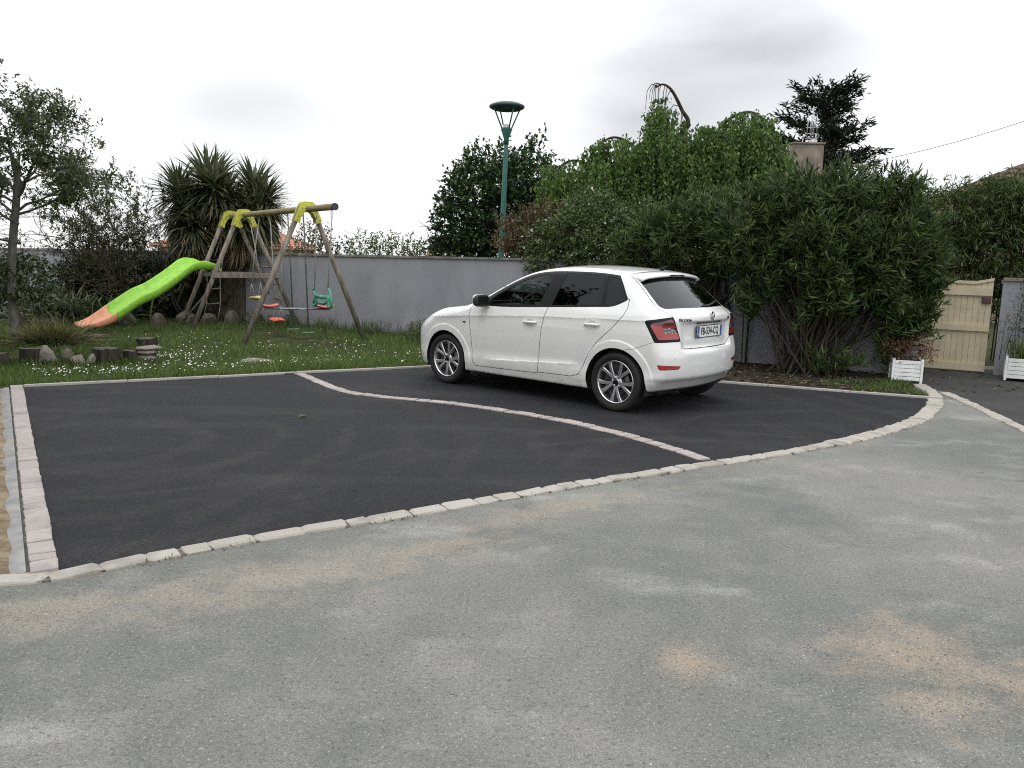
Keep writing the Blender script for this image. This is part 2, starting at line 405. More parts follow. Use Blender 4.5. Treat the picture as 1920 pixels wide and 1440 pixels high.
col = s.mix(s.rng(s.noise(42, 4, .78), 0.50, 0.66, 0, .7), col, (0.004, 0.004, 0.005))
col = s.mix(s.rng(g2, 0.20, 0.05, 0, 0.6), col, (0.15, 0.15, 0.158))
s.set(Base_Color=col, Roughness=s.rng(big, 0.3, 0.7, 0.72, 0.85), Specular_IOR_Level=0.30)
s.bump(s.math('ADD', grit, s.math('MULTIPLY', s.noise(60, 3), 1.5)), 1.0, 0.008)

s = NB('worn_tarmac')
grit = s.noise(150, 3, 0.7); big = s.noise(1.4, 5)
col = s.mix(s.rng(big, 0.3, 0.7), (0.045, 0.045, 0.044), (0.085, 0.083, 0.078)); col = s.mix(s.rng(grit, 0.4, 0.65), (0.03, 0.03, 0.03), col)
s.set(Base_Color=col, Roughness=0.9, Specular_IOR_Level=0.25); s.bump(grit, 0.5, 0.005)

s = NB('turf_soil')
col = s.mix(s.rng(s.noise(3.0, 5), 0.35, 0.65), (0.022, 0.034, 0.012), (0.060, 0.062, 0.026)); col = s.mix(s.rng(s.noise(40, 3), 0.4, 0.7, 0, 0.6), col, (0.045, 0.038, 0.024))
s.set(Base_Color=col, Roughness=0.95, Specular_IOR_Level=0.1); s.bump(s.noise(35, 4), 0.8, 0.02)
s = NB('dark_soil')
col = s.mix(s.rng(s.noise(9, 5), 0.35, 0.65), (0.018, 0.015, 0.011), (0.05, 0.042, 0.03)); col = s.mix(s.rng(s.voro(60), 0.3, 0.05, 0, 0.5), col, (0.10, 0.085, 0.06))
s.set(Base_Color=col, Roughness=0.95, Specular_IOR_Level=0.1); s.bump(s.noise(40, 4), 0.8, 0.02)
s = NB('sandy_dirt')
col = s.mix(s.rng(s.noise(6, 6, 0.65), 0.35, 0.65), (0.17, 0.13, 0.085), (0.33, 0.27, 0.19)); col = s.mix(s.rng(s.voro(70), 0.25, 0.05, 0, 0.6), col, (0.40, 0.36, 0.29))
s.set(Base_Color=col, Roughness=0.95, Specular_IOR_Level=0.1); s.bump(s.noise(40, 6, 0.7), 1.0, 0.02)
s = NB('raw_concrete')
col = s.mix(s.rng(s.noise(7, 6, 0.65), 0.35, 0.65), (0.20, 0.205, 0.20), (0.29, 0.29, 0.275)); col = s.mix(s.rng(s.noise(3.2, 5), 0.55, 0.7, 0, 0.5), col, (0.30, 0.26, 0.19))
s.set(Base_Color=col, Roughness=0.9, Specular_IOR_Level=0.2); s.bump(s.noise(60, 5), 0.4, 0.006)
def stone_mat(name, a, b, c, bump=0.5):
    s = NB(name); oi = s.n('ShaderNodeObjectInfo')
    col = s.mix(s.rng(s.noise(18, 5, 0.65), 0.3, 0.7), a, b)
    col = s.mix(s.math('MULTIPLY', oi.outputs['Random'], 0.55), col, c)
    col = s.mix(s.rng(s.noise(90, 3, 0.7), 0.55, 0.75, 0, 0.45), col, tuple(x * .55 for x in a))
    wv_ = s.n('ShaderNodeNewGeometry'); col = s.mix(s.rng(s.noise(2.2, 6, .7, vec=wv_.outputs['Position']), .50, .68, 0, .5), col, tuple(x * .6 for x in a)); col = s.mix(s.rng(s.noise(9, 5, .7, vec=wv_.outputs['Position']), .58, .72, 0, .45), col, (a[0] * .6, a[1] * .6, a[2] * .45))
    s.set(Base_Color=col, Roughness=0.9, Specular_IOR_Level=0.2); s.bump(s.noise(70, 5, 0.7), bump, 0.006); return s.m
stone_mat('pink_paver', (0.31, 0.275, 0.262), (0.39, 0.352, 0.332), (0.44, 0.405, 0.38))
stone_mat('pale_kerbstone', (0.30, 0.28, 0.24), (0.41, 0.385, 0.34), (0.46, 0.435, 0.395))
stone_mat('edging_concrete', (0.37, 0.36, 0.335), (0.46, 0.44, 0.41), (0.42, 0.40, 0.36))
stone_mat('garden_rock', (0.085, 0.075, 0.06), (0.17, 0.15, 0.125), (0.13, 0.105, 0.085), 1.0)
stone_mat('pale_rock', (0.17, 0.155, 0.125), (0.30, 0.275, 0.235), (0.24, 0.22, 0.19), 1.0)

# --- the sheets, each a few millimetres above the one below
sheet('ground', [(-400, -400), (400, -400), (400, 600), (-400, 600)], -0.03, MATS['turf_soil'])
sheet('road', [(-14, -12), (16, -12), (16, 12.6), (-14, 12.6)], 0.0, MATS['old_asphalt'])
KERB = [(-2.62, 3.42), (-2.20, 3.53), (-1.985, 3.663), (-1.598, 3.959), (-1.164, 4.248), (-0.675, 4.54), (-0.187, 4.87), (0.454, 5.29), (1.0, 5.62), (1.566, 5.96), (2.10, 6.28), (2.573, 6.588), (3.2, 7.06), (3.766, 7.578), (4.15, 7.98), (4.44, 8.38), (4.72, 8.80), (4.95, 9.22)]
KC = catmull(KERB, 10)
LEFT_NEAR, LEFT_FAR = np.array([-2.149, 3.628]), np.array([-5.40, 8.726])
CORNER = np.array([-0.45, 11.45])
inner = [p for p in KC if p[0] > -2.1]
sheet('parking_bay', [tuple(LEFT_NEAR)] + [tuple(p) for p in inner] + [tuple(CORNER), tuple(LEFT_FAR)], 0.006, MATS['new_tarmac'])
sheet('driveway', [(5.05, 9.35), (5.37, 9.85), (4.92, 7.55), (4.35, 4.6), (3.2, -2.0), (12, -2.0), (16, 9), (9.5, 11.5), (7.2, 12.2), (5.9, 13.2), (5.0, 11.2)][1:], 0.003, MATS['worn_tarmac'])
LAWN = [(-14, 4.6), (-5.56, 8.60), tuple(LEFT_FAR + [-0.02, .05]), tuple(CORNER + [0, .05]), (-0.2, 11.5), (0.6, 14.15), (-5.2, 17.5), (-14, 22.6)]
sheet('lawn', LAWN, 0.014, MATS['turf_soil'])
BED = [(-0.42, 11.46), (2.677, 10.22), (4.945, 9.27), (5.0, 9.9), (5.35, 10.55), (5.75, 11.4), (3.83, 12.3), (0.6, 14.15)]
sheet('planting_bed', BED, 0.018, MATS['dark_soil'])
sheet('dirt_verge', [(-14, 2.6), (-2.9, 3.05), (-2.5, 3.38), (-2.30, 3.53), (-5.56, 8.62), (-14, 4.58)], 0.010, MATS['sandy_dirt'])
# concrete haunching left of the paver kerb: a low uneven sloped strip
mb = MB(); a0, a1 = np.array([-2.26, 3.565]), np.array([-5.50, 8.62]); nrm = np.array([-(a1 - a0)[1], (a1 - a0)[0]]); nrm = nrm / np.linalg.norm(nrm)
N_ = 40; vs = []
for i in range(N_ + 1):
    p = a0 + (a1 - a0) * i / N_
    w = 0.070 + 0.02 * (i / N_) + 0.012 * math.sin(i * 1.7) + random.uniform(-.010, .010)
    vs += [(p[0], p[1], 0.022), (p[0] + nrm[0] * w * .6, p[1] + nrm[1] * w * .6, 0.019), (p[0] + nrm[0] * w, p[1] + nrm[1] * w, 0.004)]
mb.add(vs, [(3 * i + k, 3 * i + 3 + k, 3 * i + 4 + k, 3 * i + 1 + k) for i in range(N_) for k in (0, 1)], True)
tag(mb.build('concrete_haunch', MATS['raw_concrete']), kind='structure')

# --- stones and pavers: shared bevelled, slightly irregular meshes
def rough_block(name, seed, m, amp=0.05, bev=0.10):
    r = random.Random(seed); bm = bmesh.new(); bmesh.ops.create_cube(bm, size=1.0)
    bmesh.ops.bevel(bm, geom=[e for e in bm.edges if e.verts[0].co.z > 0 or e.verts[1].co.z > 0], offset=bev, segments=1, affect='EDGES')
    for v in bm.verts:
        v.co.x += r.uniform(-amp, amp); v.co.y += r.uniform(-amp, amp); v.co.z += r.uniform(-amp, amp) * (.6 if v.co.z > 0 else 0)
    me = bpy.data.meshes.new(name); bm.to_mesh(me); bm.free(); me.materials.append(m); return me
paver_meshes = [rough_block('paver', i, MATS['pink_paver'], 0.025, 0.05) for i in range(5)]
kerb_meshes = [rough_block('kerb_stone', 20 + i, MATS['pale_kerbstone'], 0.05, 0.08) for i in range(7)]
def lay(parent, name, meshes, p, ang, length, width, top, depth=0.09, tilt=0.01):
    o = bpy.data.objects.new(name, random.choice(meshes)); C.objects.link(o); o.parent = parent
    o.location = (p[0], p[1], top - depth / 2); o.scale = (length, width, depth)
    o.rotation_euler = (random.gauss(0, tilt), random.gauss(0, tilt), ang + random.gauss(0, 0.012)); return o
def course(parent, name, meshes, path, lengths, width, top, joint=0.006, tilt=0.008, wjit=0.0):
    P = resample(path, 0.01); d = np.arange(len(P)) * 0.01; s_ = 0.0
    while True:
        L = random.choice(lengths) * random.uniform(.92, 1.08)
        if s_ + L > d[-1]:
            L = d[-1] - s_
            if L < .05: break
        q = s_ + L / 2; i = min(int(q / .01), len(P) - 2); i0, i1 = max(0, i - 4), min(len(P) - 1, i + 4)
        t = P[i1] - P[i0]
        lay(parent, name, meshes, P[i], math.atan2(t[1], t[0]), L - joint, width * random.uniform(1 - wjit, 1 + wjit), top + random.uniform(-.003, .003), tilt=tilt); s_ += L
# bed of mortar seen in the joints is the strip mesh of each kerb
def strip(name, path, width, z0, z1, m):
    P = np.array(path, float); T = np.gradient(P, axis=0); T /= np.linalg.norm(T, axis=1)[:, None]; Nn = np.stack([-T[:, 1], T[:, 0]], 1)
    n = len(P); vs = [(*(P[i] + Nn[i] * width / 2), z1) for i in range(n)] + [(*(P[i] - Nn[i] * width / 2), z1) for i in range(n)] + [(*(P[i] + Nn[i] * width / 2), z0) for i in range(n)] + [(*(P[i] - Nn[i] * width / 2), z0) for i in range(n)]
    fs = []
    for i in range(n - 1): fs += [(i, n + i, n + i + 1, i + 1), (i, i + 1, 2 * n + i + 1, 2 * n + i), (n + i + 1, n + i, 3 * n + i, 3 * n + i + 1)]
    return MB().add(vs, fs).build(name, m)
mortar = simple('joint_mortar', (0.10, 0.09, 0.07), 0.95, var=0.35, vscale=30)
lp0, lp1 = np.array([-2.197, 3.605]), np.array([-5.455, 8.685])
pk = tag(strip('paver_kerb', [lp0, lp1], 0.10, -.02, 0.018, mortar), kind='structure')
course(pk, 'paver', paver_meshes, [lp0 - (lp1 - lp0) * .004, lp1 + (lp1 - lp0) * .012], [.10, .155, .155, .205, .205], 0.118, 0.030, 0.008, 0.010, 0.02)
DIV = catmull([(-2.80, 10.26), (-2.60, 9.96), (-2.309, 9.501), (-2.08, 9.14), (-1.82, 8.83), (-1.55, 8.65), (-1.264, 8.52), (-0.67, 8.29), (-0.048, 7.90), (0.467, 7.50), (0.916, 7.01), (1.292, 6.472), (1.525, 6.04)], 8)
dv = tag(strip('paver_divider', DIV, 0.09, -.02, 0.010, mortar), kind='structure')
course(dv, 'paver', paver_meshes, DIV, [.105, .155, .155, .205], 0.115, 0.017, 0.012, 0.012, 0.04)
kb = tag(strip('kerb', KC[:150], 0.10, -.03, 0.007, mortar), kind='structure')
iK = int(np.argmin(abs(KC[:, 0] - 2.75)))
course(kb, 'kerb_stone', kerb_meshes, KC[:iK + 1], [.12, .17, .22, .26, .15], 0.118, 0.016, 0.006, 0.012, 0.10)
course(kb, 'kerb_stone', kerb_meshes, KC[iK:], [.10, .12, .14], 0.165, 0.018, 0.010, 0.02, 0.10)
course(kb, 'kerb_stone', kerb_meshes, catmull([(4.98, 9.26), (5.10, 9.55), (5.22, 9.95), (5.33, 10.4)], 8), [.10, .12], 0.15, 0.02, 0.010, 0.03, 0.15)
dk = tag(strip('driveway_kerb', [(5.33, 9.75), (5.139, 8.621), (4.92, 7.548), (4.35, 4.6), (3.2, -2.0)], 0.09, -.02, 0.006, mortar), kind='structure')
course(dk, 'kerb_stone', kerb_meshes, [(5.33, 9.75), (5.139, 8.621), (4.92, 7.548), (4.35, 4.6)], [.13, .17, .20], 0.13, 0.016, 0.010, 0.02, 0.12)
# lawn edging of long concrete slabs
for nm_, a_, b_ in (('lawn_edging', LEFT_FAR + [-.02, .02], CORNER), ('bed_edging', CORNER, np.array([4.955, 9.245]))):
    e = tag(strip(nm_, [a_, b_], 0.035, -.03, 0.020, mortar), kind='structure')
    course(e, 'edging_slab', [rough_block('edging_slab', 50 + i, MATS['edging_concrete'], 0.01, 0.03) for i in range(3)], [a_, b_ + (b_ - a_) / np.linalg.norm(b_ - a_) * .02], [.98, 1.0], 0.052, 0.030, 0.004, 0.002)
# ================================================================== THE CAR
# body = level set of a smooth function built from profile curves (x forward from the rear axle, y left, z up)
def table(pts):
    P = catmull(sorted(pts), 40); o = np.argsort(P[:, 0]); return P[o, 0], P[o, 1]
def tev(t, x): return np.interp(x, t[0], t[1])
T_TOP = table([(-0.9, 1.22), (-0.5, 1.325), (-0.25, 1.385), (-0.05, 1.418), (0.2, 1.445), (0.5, 1.463), (0.8, 1.466), (1.05, 1.452), (1.25, 1.42), (1.42, 1.37), (1.60, 1.29), (1.80, 1.185), (2.0, 1.075), (2.12, 1.012), (2.22, 0.982), (2.4, 0.960), (2.65, 0.925), (2.88, 0.875), (3.06, 0.815), (3.2, 0.745), (3.35, 0.64), (3.6, 0.40)])
T_REAR = table([(0.0, -0.43), (0.18, -0.47), (0.26, -0.525), (0.33, -0.582), (0.365, -0.618), (0.40, -0.632), (0.50, -0.642), (0.58, -0.644), (0.62, -0.640), (0.648, -0.622), (0.662, -0.588), (0.69, -0.576), (0.74, -0.577), (0.80, -0.573), (0.86, -0.573), (0.905, -0.576), (0.922, -0.592), (0.934, -0.610), (0.96, -0.612), (0.99, -0.606), (1.02, -0.575), (1.05, -0.530), (1.10, -0.468), (1.2, -0.345), (1.3, -0.222), (1.4, -0.10), (1.5, 0.02)])
T_REAR2 = table([(0.0, -0.43), (0.18, -0.47), (0.26, -0.525), (0.33, -0.582), (0.365, -0.618), (0.40, -0.632), (0.50, -0.642), (0.58, -0.642), (0.66, -0.628), (0.75, -0.606), (0.85, -0.594), (0.95, -0.592), (1.0, -0.582), (1.05, -0.530), (1.10, -0.468), (1.2, -0.345), (1.3, -0.222), (1.4, -0.10), (1.5, 0.02)])
T_FRONT = table([(0.0, 3.10), (0.18, 3.20), (0.28, 3.235), (0.40, 3.255), (0.52, 3.26), (0.62, 3.25), (0.70, 3.215), (0.78, 3.14), (0.90, 3.0), (1.2, 2.6)])
T_W = table([(-0.9, .73), (-0.6, .782), (-0.35, .818), (0.0, .842), (0.5, .853), (1.2, .856), (1.9, .856), (2.3, .852), (2.6, .84), (2.9, .81), (3.2, .76), (3.5, .68)])
T_V = table([(0.0, -.10), (0.15, -.055), (0.21, -.030), (0.26, -.018), (0.30, -.010), (0.36, -.006), (0.45, -.010), (0.55, -.002), (0.65, .004), (0.75, .005), (0.83, .002), (0.90, -.008), (0.96, -.022), (1.0, -.036), (1.04, -.055), (1.10, -.084), (1.2, -.133), (1.3, -.186), (1.4, -.244), (1.55, -.35)])
T_TORN = table([(-0.9, .95), (-0.31, .938), (0.3, .925), (1.0, .903), (2.0, .850), (2.66, .800), (3.2, .745)])
def slope(t, x, e=0.01): return (tev(t, x + e) - tev(t, x - e)) / (2 * e)
def smax(a, b, r):
    h = np.clip(.5 + .5 * (a - b) / r, 0, 1); return b + (a - b) * h + r * h * (1 - h)
def sstep(a, b, x):
    t = np.clip((x - a) / (b - a), 0, 1); return t * t * (3 - 2 * t)
AX, AZ, AR = (0.0, 2.47), 0.302, 0.350
def sdf(P):
    x, y, z = P[..., 0], np.abs(P[..., 1]), P[..., 2]
    w = tev(T_W, x) + tev(T_V, z)
    t = z - tev(T_TORN, x)
    ts = np.sqrt(t * t + .004 ** 2)
    torn = np.where(t > 0, np.exp(-ts / .055), np.exp(-ts / .020))
    w = w + .011 * torn * sstep(2.85, 2.55, x) * sstep(-.42, -.28, x)
    t2 = z - (.388 - .058 * (x - 1.45))
    ts = np.sqrt(t2 * t2 + .004 ** 2)
    low = np.where(t2 < 0, np.exp(-ts / .08), np.exp(-ts / .016))
    w = w + .012 * low * sstep(1.85, 1.6, x) * sstep(.42, .60, x)
    for ax in AX:
        r = np.hypot(x - ax, z - AZ); w = w + .010 * sstep(.436, .414, r)
    side = (y - w) / np.sqrt(1 + slope(T_V, z) ** 2)
    crown = .05 + .06 * sstep(2.2, 1.8, x) + .05 * sstep(2.5, 3.1, x)
    top = (z - (tev(T_TOP, x) - crown * y * y)) / np.sqrt(1 + slope(T_TOP, x) ** 2)
    kr = .22 + .14 * sstep(.93, 1.08, z)
    bl_ = sstep(.42, .54, y); rz = tev(T_REAR, z) * (1 - bl_) + tev(T_REAR2, z) * bl_
    rear = (rz + kr * y * y - x) / np.sqrt(1 + np.clip(slope(T_REAR, z, .004) * (1 - bl_) + slope(T_REAR2, z, .004) * bl_, -1.5, 1.5) ** 2 + (2 * kr * y) ** 2)
    fr = (x - (tev(T_FRONT, z) - .30 * y * y - .10 * y ** 4)) / np.sqrt(1 + slope(T_FRONT, z) ** 2 + (.6 * y) ** 2)
    f = smax(side, top, .07 + .05 * sstep(1.9, 2.6, x))
    f = smax(f, rear, np.where(z > 1.0, .075, .085))
    f = smax(f, fr, .16)
    return smax(f, (.19 + .05 * sstep(.0, -.5, x)) - z, .03)
def sgrad(P, e=1.5e-3):
    g = np.empty_like(P)
    for k in range(3):
        d = np.zeros(3); d[k] = e; g[:, k] = (sdf(P + d) - sdf(P - d)) / (2 * e)
    return g
def snap(P, it=4):
    P = P.copy()
    for _ in range(it):
        f = sdf(P); g = sgrad(P); st = f[:, None] * g / np.maximum((g * g).sum(1), .2)[:, None]
        l = np.linalg.norm(st, axis=1, keepdims=True); P -= st * np.minimum(1, .012 / np.maximum(l, 1e-9))
    return P
def surface_nets(h=0.0165):
    o = np.array([-0.78, -0.5 * h, 0.14]); nx, ny, nz = int(4.2 / h), int(0.96 / h), int(1.38 / h)
    X, Y, Z = np.meshgrid(o[0] + h * np.arange(nx), o[1] + h * np.arange(ny), o[2] + h * np.arange(nz), indexing='ij')
    F = sdf(np.stack([X, Y, Z], -1)); s_ = F < 0
    cor = [(a, b, c) for a in (0, 1) for b in (0, 1) for c in (0, 1)]
    sl = lambda A, q: A[q[0]:nx - 1 + q[0], q[1]:ny - 1 + q[1], q[2]:nz - 1 + q[2]]
    cnt = sum(sl(s_, q).astype(np.int8) for q in cor); act = (cnt > 0) & (cnt < 8)
    ii = np.argwhere(act); idx = -np.ones(act.shape, int); idx[act] = np.arange(len(ii))
    acc = np.zeros((len(ii), 3)); num = np.zeros(len(ii))
    for a in cor:
        for k in range(3):
            if a[k]: continue
            b = list(a); b[k] = 1
            fa, fb = sl(F, a)[act], sl(F, tuple(b))[act]; c = (fa < 0) != (fb < 0)
            t = np.where(c, fa / np.where(c, fa - fb, 1), 0); p = np.tile(np.array(a, float), (len(ii), 1)); p[:, k] += t
            acc += p * c[:, None]; num += c
    V = o + h * (ii + acc / num[:, None]); Q = []
    for k in range(3):
        u, v = [(1, 2), (2, 0), (0, 1)][k]
        e = [slice(None)] * 3; e2 = [slice(None)] * 3; e[k] = slice(0, -1); e2[k] = slice(1, None)
        ch = s_[tuple(e)] != s_[tuple(e2)]; pos = np.argwhere(ch)
        pos = pos[(pos[:, u] > 0) & (pos[:, v] > 0) & (pos[:, u] < (nx, ny, nz)[u] - 1) & (pos[:, v] < (nx, ny, nz)[v] - 1)]
        ins = s_[tuple(e)][tuple(pos.T)]
        q = []
        for du, dv in ((-1, -1), (0, -1), (0, 0), (-1, 0)):
            c = pos.copy(); c[:, u] += du; c[:, v] += dv; q.append(idx[tuple(c.T)])
        q = np.stack(q, 1); q[~ins] = q[~ins][:, ::-1]; Q.append(q)
    Q = np.concatenate(Q); Q = Q[(Q >= 0).all(1)]
    V = snap(V)
    V[np.abs(V[:, 1]) < h * .75, 1] = 0.0
    T = np.concatenate([Q[:, [0, 1, 2]], Q[:, [0, 2, 3]]])
    S1 = V[T]
    S1 = S1[~((S1[:, :, 1] < -1e-6).any(1) | (S1[:, :, 1] < 1e-6).all(1))]
    return S1
SOUP = surface_nets()                                     # left half, a soup of triangles
LAB = np.zeros(len(SOUP), int); LN = ['body']
def lab(n):
    if n not in LN: LN.append(n)
    return LN.index(n)
def cut(sel, dfun, name):
    """split the triangles in sel along dfun = 0 and give the d < 0 side the label name"""
    global SOUP, LAB
    ids = np.nonzero(sel)[0]
    if len(ids) == 0: return
    T = SOUP[ids]; d = dfun(T.reshape(-1, 3)).reshape(-1, 3); d = np.where(np.abs(d) < 2e-5, 2e-5, d)
    neg = d < 0; k = neg.sum(1); L = LAB[ids]
    nl = (lambda mm: L[mm]) if name is None else (lambda mm: np.full(int(mm.sum()), lab(name)))
    newT = [T[k == 0], T[k == 3]]; newL = [L[k == 0], nl(k == 3)]
    for kk, one_neg in ((1, True), (2, False)):
        m = k == kk
        if not m.any(): continue
        Tm, dm, nm_ = T[m], d[m], neg[m]; a = np.argmax(nm_ if one_neg else ~nm_, axis=1); r = np.arange(len(a))
        p, q, w_ = Tm[r, a], Tm[r, (a + 1) % 3], Tm[r, (a + 2) % 3]; dp, dq, dw = dm[r, a], dm[r, (a + 1) % 3], dm[r, (a + 2) % 3]
        pq = p + (q - p) * (dp / (dp - dq))[:, None]; pw = p + (w_ - p) * (dp / (dp - dw))[:, None]
        tip = np.stack([p, pq, pw], 1); qa = np.stack([pq, q, w_], 1); qb = np.stack([pq, w_, pw], 1)
        A = nl(m); Bq = L[m]
        newT += [tip, qa, qb]; newL += [A if one_neg else Bq, Bq if one_neg else A, Bq if one_neg else A]
    keep = np.ones(len(SOUP), bool); keep[ids] = False
    SOUP = np.concatenate([SOUP[keep]] + newT); LAB = np.concatenate([LAB[keep]] + newL)
def poly_d(poly, uv):
    """signed distance (negative inside) to a closed polygon in the plane given by uv(P)"""
    Q = np.array(poly, float)
    def f(P):
        u, v = uv(P); d2 = np.full(u.shape, 1e9)
        for i in range(len(Q)):
            a, b = Q[i], Q[(i + 1) % len(Q)]; ab = b - a; t = np.clip(((u - a[0]) * ab[0] + (v - a[1]) * ab[1]) / (ab @ ab), 0, 1)
            d2 = np.minimum(d2, (u - a[0] - t * ab[0]) ** 2 + (v - a[1] - t * ab[1]) ** 2)
        return np.sqrt(d2) * np.where(in_poly(u, v, Q), -1, 1)
    return f
XZ = lambda P: (P[:, 0], P[:, 2]); YZ = lambda P: (P[:, 1], P[:, 2]); XY = lambda P: (P[:, 0], P[:, 1])
QZ = lambda P: (-P[:, 0] - P[:, 1], P[:, 2])
def cen(): return SOUP.mean(1)
def isl(*names): return np.isin(LAB, [lab(n) for n in names])
def gapped(sel_fun, dfun, name, g=0.0032):
    c = cen(); cut(sel_fun(c), lambda P: dfun(P) - g, name + '_g'); cut(isl(name + '_g'), lambda P: dfun(P) + g, name)
    LAB[isl(name + '_g')] = lab('gap')
# edges laid exactly along the creases
for off in (0.0, -.022, .014):
    c = cen(); cut((c[:, 1] > .5) & (np.abs(c[:, 2] - tev(T_TORN, c[:, 0])) < .07), lambda P: P[:, 2] - tev(T_TORN, P[:, 0]) - off, None)
for off in (0.0, .018, -.014):
    c = cen(); cut((c[:, 1] > .5) & (c[:, 0] > .3) & (c[:, 0] < 2) & (np.abs(c[:, 2] - (.388 - .058 * (c[:, 0] - 1.45))) < .07), lambda P: P[:, 2] - (.388 - .058 * (P[:, 0] - 1.45)) - off, None)
for ax in AX:
    for rr in (.414, .436):
        c = cen(); cut((c[:, 1] > .5) & (np.hypot(c[:, 0] - ax, c[:, 2] - AZ) < .5), lambda P: np.hypot(P[:, 0] - ax, P[:, 2] - AZ) - rr, None)
# wheel openings
for ax in AX:
    c = cen(); cut((c[:, 1] > .5) & (np.hypot(c[:, 0] - ax, c[:, 2] - AZ) < .5), lambda P, ax=ax: np.hypot(P[:, 0] - ax, P[:, 2] - AZ) - AR, 'hole')
c = cen(); cut(isl('body') & (c[:, 2] < .26), lambda P: P[:, 2] - (.200 + .04 * sstep(0, -.45, P[:, 0])), 'underbody')
# side windows
DLO = catmull([(1.93, .992), (1.60, .978), (0.95, 1.008), (0.30, 1.045), (0.10, 1.060), (-.025, 1.112), (-.055, 1.14), (-.02, 1.19), (.055, 1.29), (.115, 1.358), (.155, 1.374), (.45, 1.395), (.90, 1.396), (1.18, 1.372), (1.38, 1.315), (1.62, 1.20), (1.85, 1.065), (1.95, 1.005)], 3, True)
c = cen(); sd = (c[:, 1] > .45)
cut(isl('body') & sd & (c[:, 2] > .88), poly_d(DLO, XZ), 'window_trim')
GF = [(1.74, 1.003), (1.045, 1.030), (.965, 1.362), (1.15, 1.348), (1.33, 1.295), (1.55, 1.19), (1.70, 1.10), (1.76, 1.045)]
GR = [(.865, 1.036), (.24, 1.073), (.305, 1.362), (.55, 1.374), (.80, 1.372)]
GQ = [(.195, 1.076), (.10, 1.082), (-.01, 1.128), (-.022, 1.15), (.06, 1.275), (.125, 1.348), (.26, 1.358)]
for g, n in ((GF, 'front_side_window'), (GR, 'rear_side_window'), (GQ, 'quarter_window')):
    c = cen(); cut(isl('window_trim'), poly_d(g, XZ), n)
# doors
DF = [(2.045, .93), (2.055, .84), (2.02, .60), (2.005, .33), (1.96, .272), (1.04, .288), (1.0, .30), (.985, .55), (.955, .80), (.90, 1.02), (.90, 1.2), (1.93, 1.2), (2.02, .99)]
DR = [(.90, 1.02), (.955, .80), (.985, .55), (1.0, .30), (.55, .305), (.455, .335), (.405, .40), (.33, .56), (.22, .70), (.06, .84), (-.055, .97), (-.085, 1.05), (-.075, 1.14), (.2, 1.2), (.90, 1.2)]
gapped(lambda c: isl('body') & (c[:, 1] > .5), poly_d(DF, XZ), 'front_door')
gapped(lambda c: isl('body', 'gap') & (c[:, 1] > .5), poly_d(DR, XZ), 'rear_door')
# windscreen and bonnet
WS = [(2.10, 0), (2.10, .2), (2.06, .5), (1.98, .68), (1.90, .70), (1.55, .615), (1.30, .55), (1.255, .50), (1.245, 0)]
WSm = [(x, -y) for x, y in WS[::-1]][1:-1]
c = cen(); cut(isl('body') & (c[:, 2] > .95) & (c[:, 0] > 1.1) & (c[:, 0] < 2.2), poly_d(WS + WSm, XY), 'windscreen')
HD = [(2.125, 0), (2.12, .3), (2.08, .56), (2.12, .665), (2.5, .675), (2.85, .66), (3.02, .60), (3.10, .45), (3.15, .2), (3.16, 0)]
gapped(lambda c: isl('body') & (c[:, 0] > 2.0) & (c[:, 2] > .7), poly_d(HD + [(x, -y) for x, y in HD[::-1]][1:-1], XY), 'bonnet', .0025)
# tail: window, lamps, hatch, bumper
RW = [(0, 1.062), (.45, 1.060), (.585, 1.055), (.622, 1.072), (.625, 1.10), (.575, 1.30), (.560, 1.365), (.52, 1.372), (0, 1.385)]
RWf = RW + [(-y, z) for y, z in RW[::-1]][1:-1]
c = cen(); cut(isl('body') & (c[:, 0] < .05) & (c[:, 2] > 1.0), poly_d(RWf, YZ), 'rear_window')
TL = [(-.500, .932), (-.488, .946), (-.30, .968), (-.105, .982), (-.092, .978), (.036, .748), (.028, .740), (-.365, .738), (-.385, .746)]
gapped(lambda c: isl('body') & (c[:, 0] < -.15) & (c[:, 2] > .65) & (c[:, 2] < 1.05), poly_d(TL, QZ), 'tail_lamp', .002)
# red and clear fields inside the lamp
TLR = [(-.435, .900), (-.40, .925), (-.12, .962), (-.095, .94), (.012, .765), (-.315, .765), (-.335, .775)]
cut(isl('tail_lamp'), poly_d(TLR, QZ), 'lamp_red')
TLC = [(-.27, .880), (-.075, .884), (-.02, .822), (-.235, .822)]
cut(isl('lamp_red'), poly_d(TLC, QZ), 'lamp_clear')
TLD = [(-.42, .908), (-.40, .925), (-.12, .962), (-.10, .94), (-.085, .905), (-.30, .898)]
cut(isl('lamp_red'), poly_d(TLD, QZ), 'lamp_dark')
HT = [(0, .662), (.40, .662), (.445, .668), (.52, .742), (.558, .85), (.60, .985), (.66, 1.06), (.66, 1.1), (.60, 1.30), (.575, 1.392), (0, 1.41)]
gapped(lambda c: isl('body') & (c[:, 0] < .02), poly_d(HT + [(-y, z) for y, z in HT[::-1]][1:-1], YZ), 'tailgate')
bl = lambda P: P[:, 2] - np.interp(P[:, 0], [-.9, -.42, -.22, .0], [.742, .742, .662, .62])
gapped(lambda c: isl('body') & (c[:, 0] < -.05), bl, 'rear_bumper', .002)
RF = [(-.330, .522), (-.05, .506), (.045, .499), (.01, .468), (-.285, .468), (-.312, .482)]
c = cen(); cut(isl('rear_bumper') & (c[:, 2] > .4) & (c[:, 2] < .6), poly_d(RF, QZ), 'reflector')
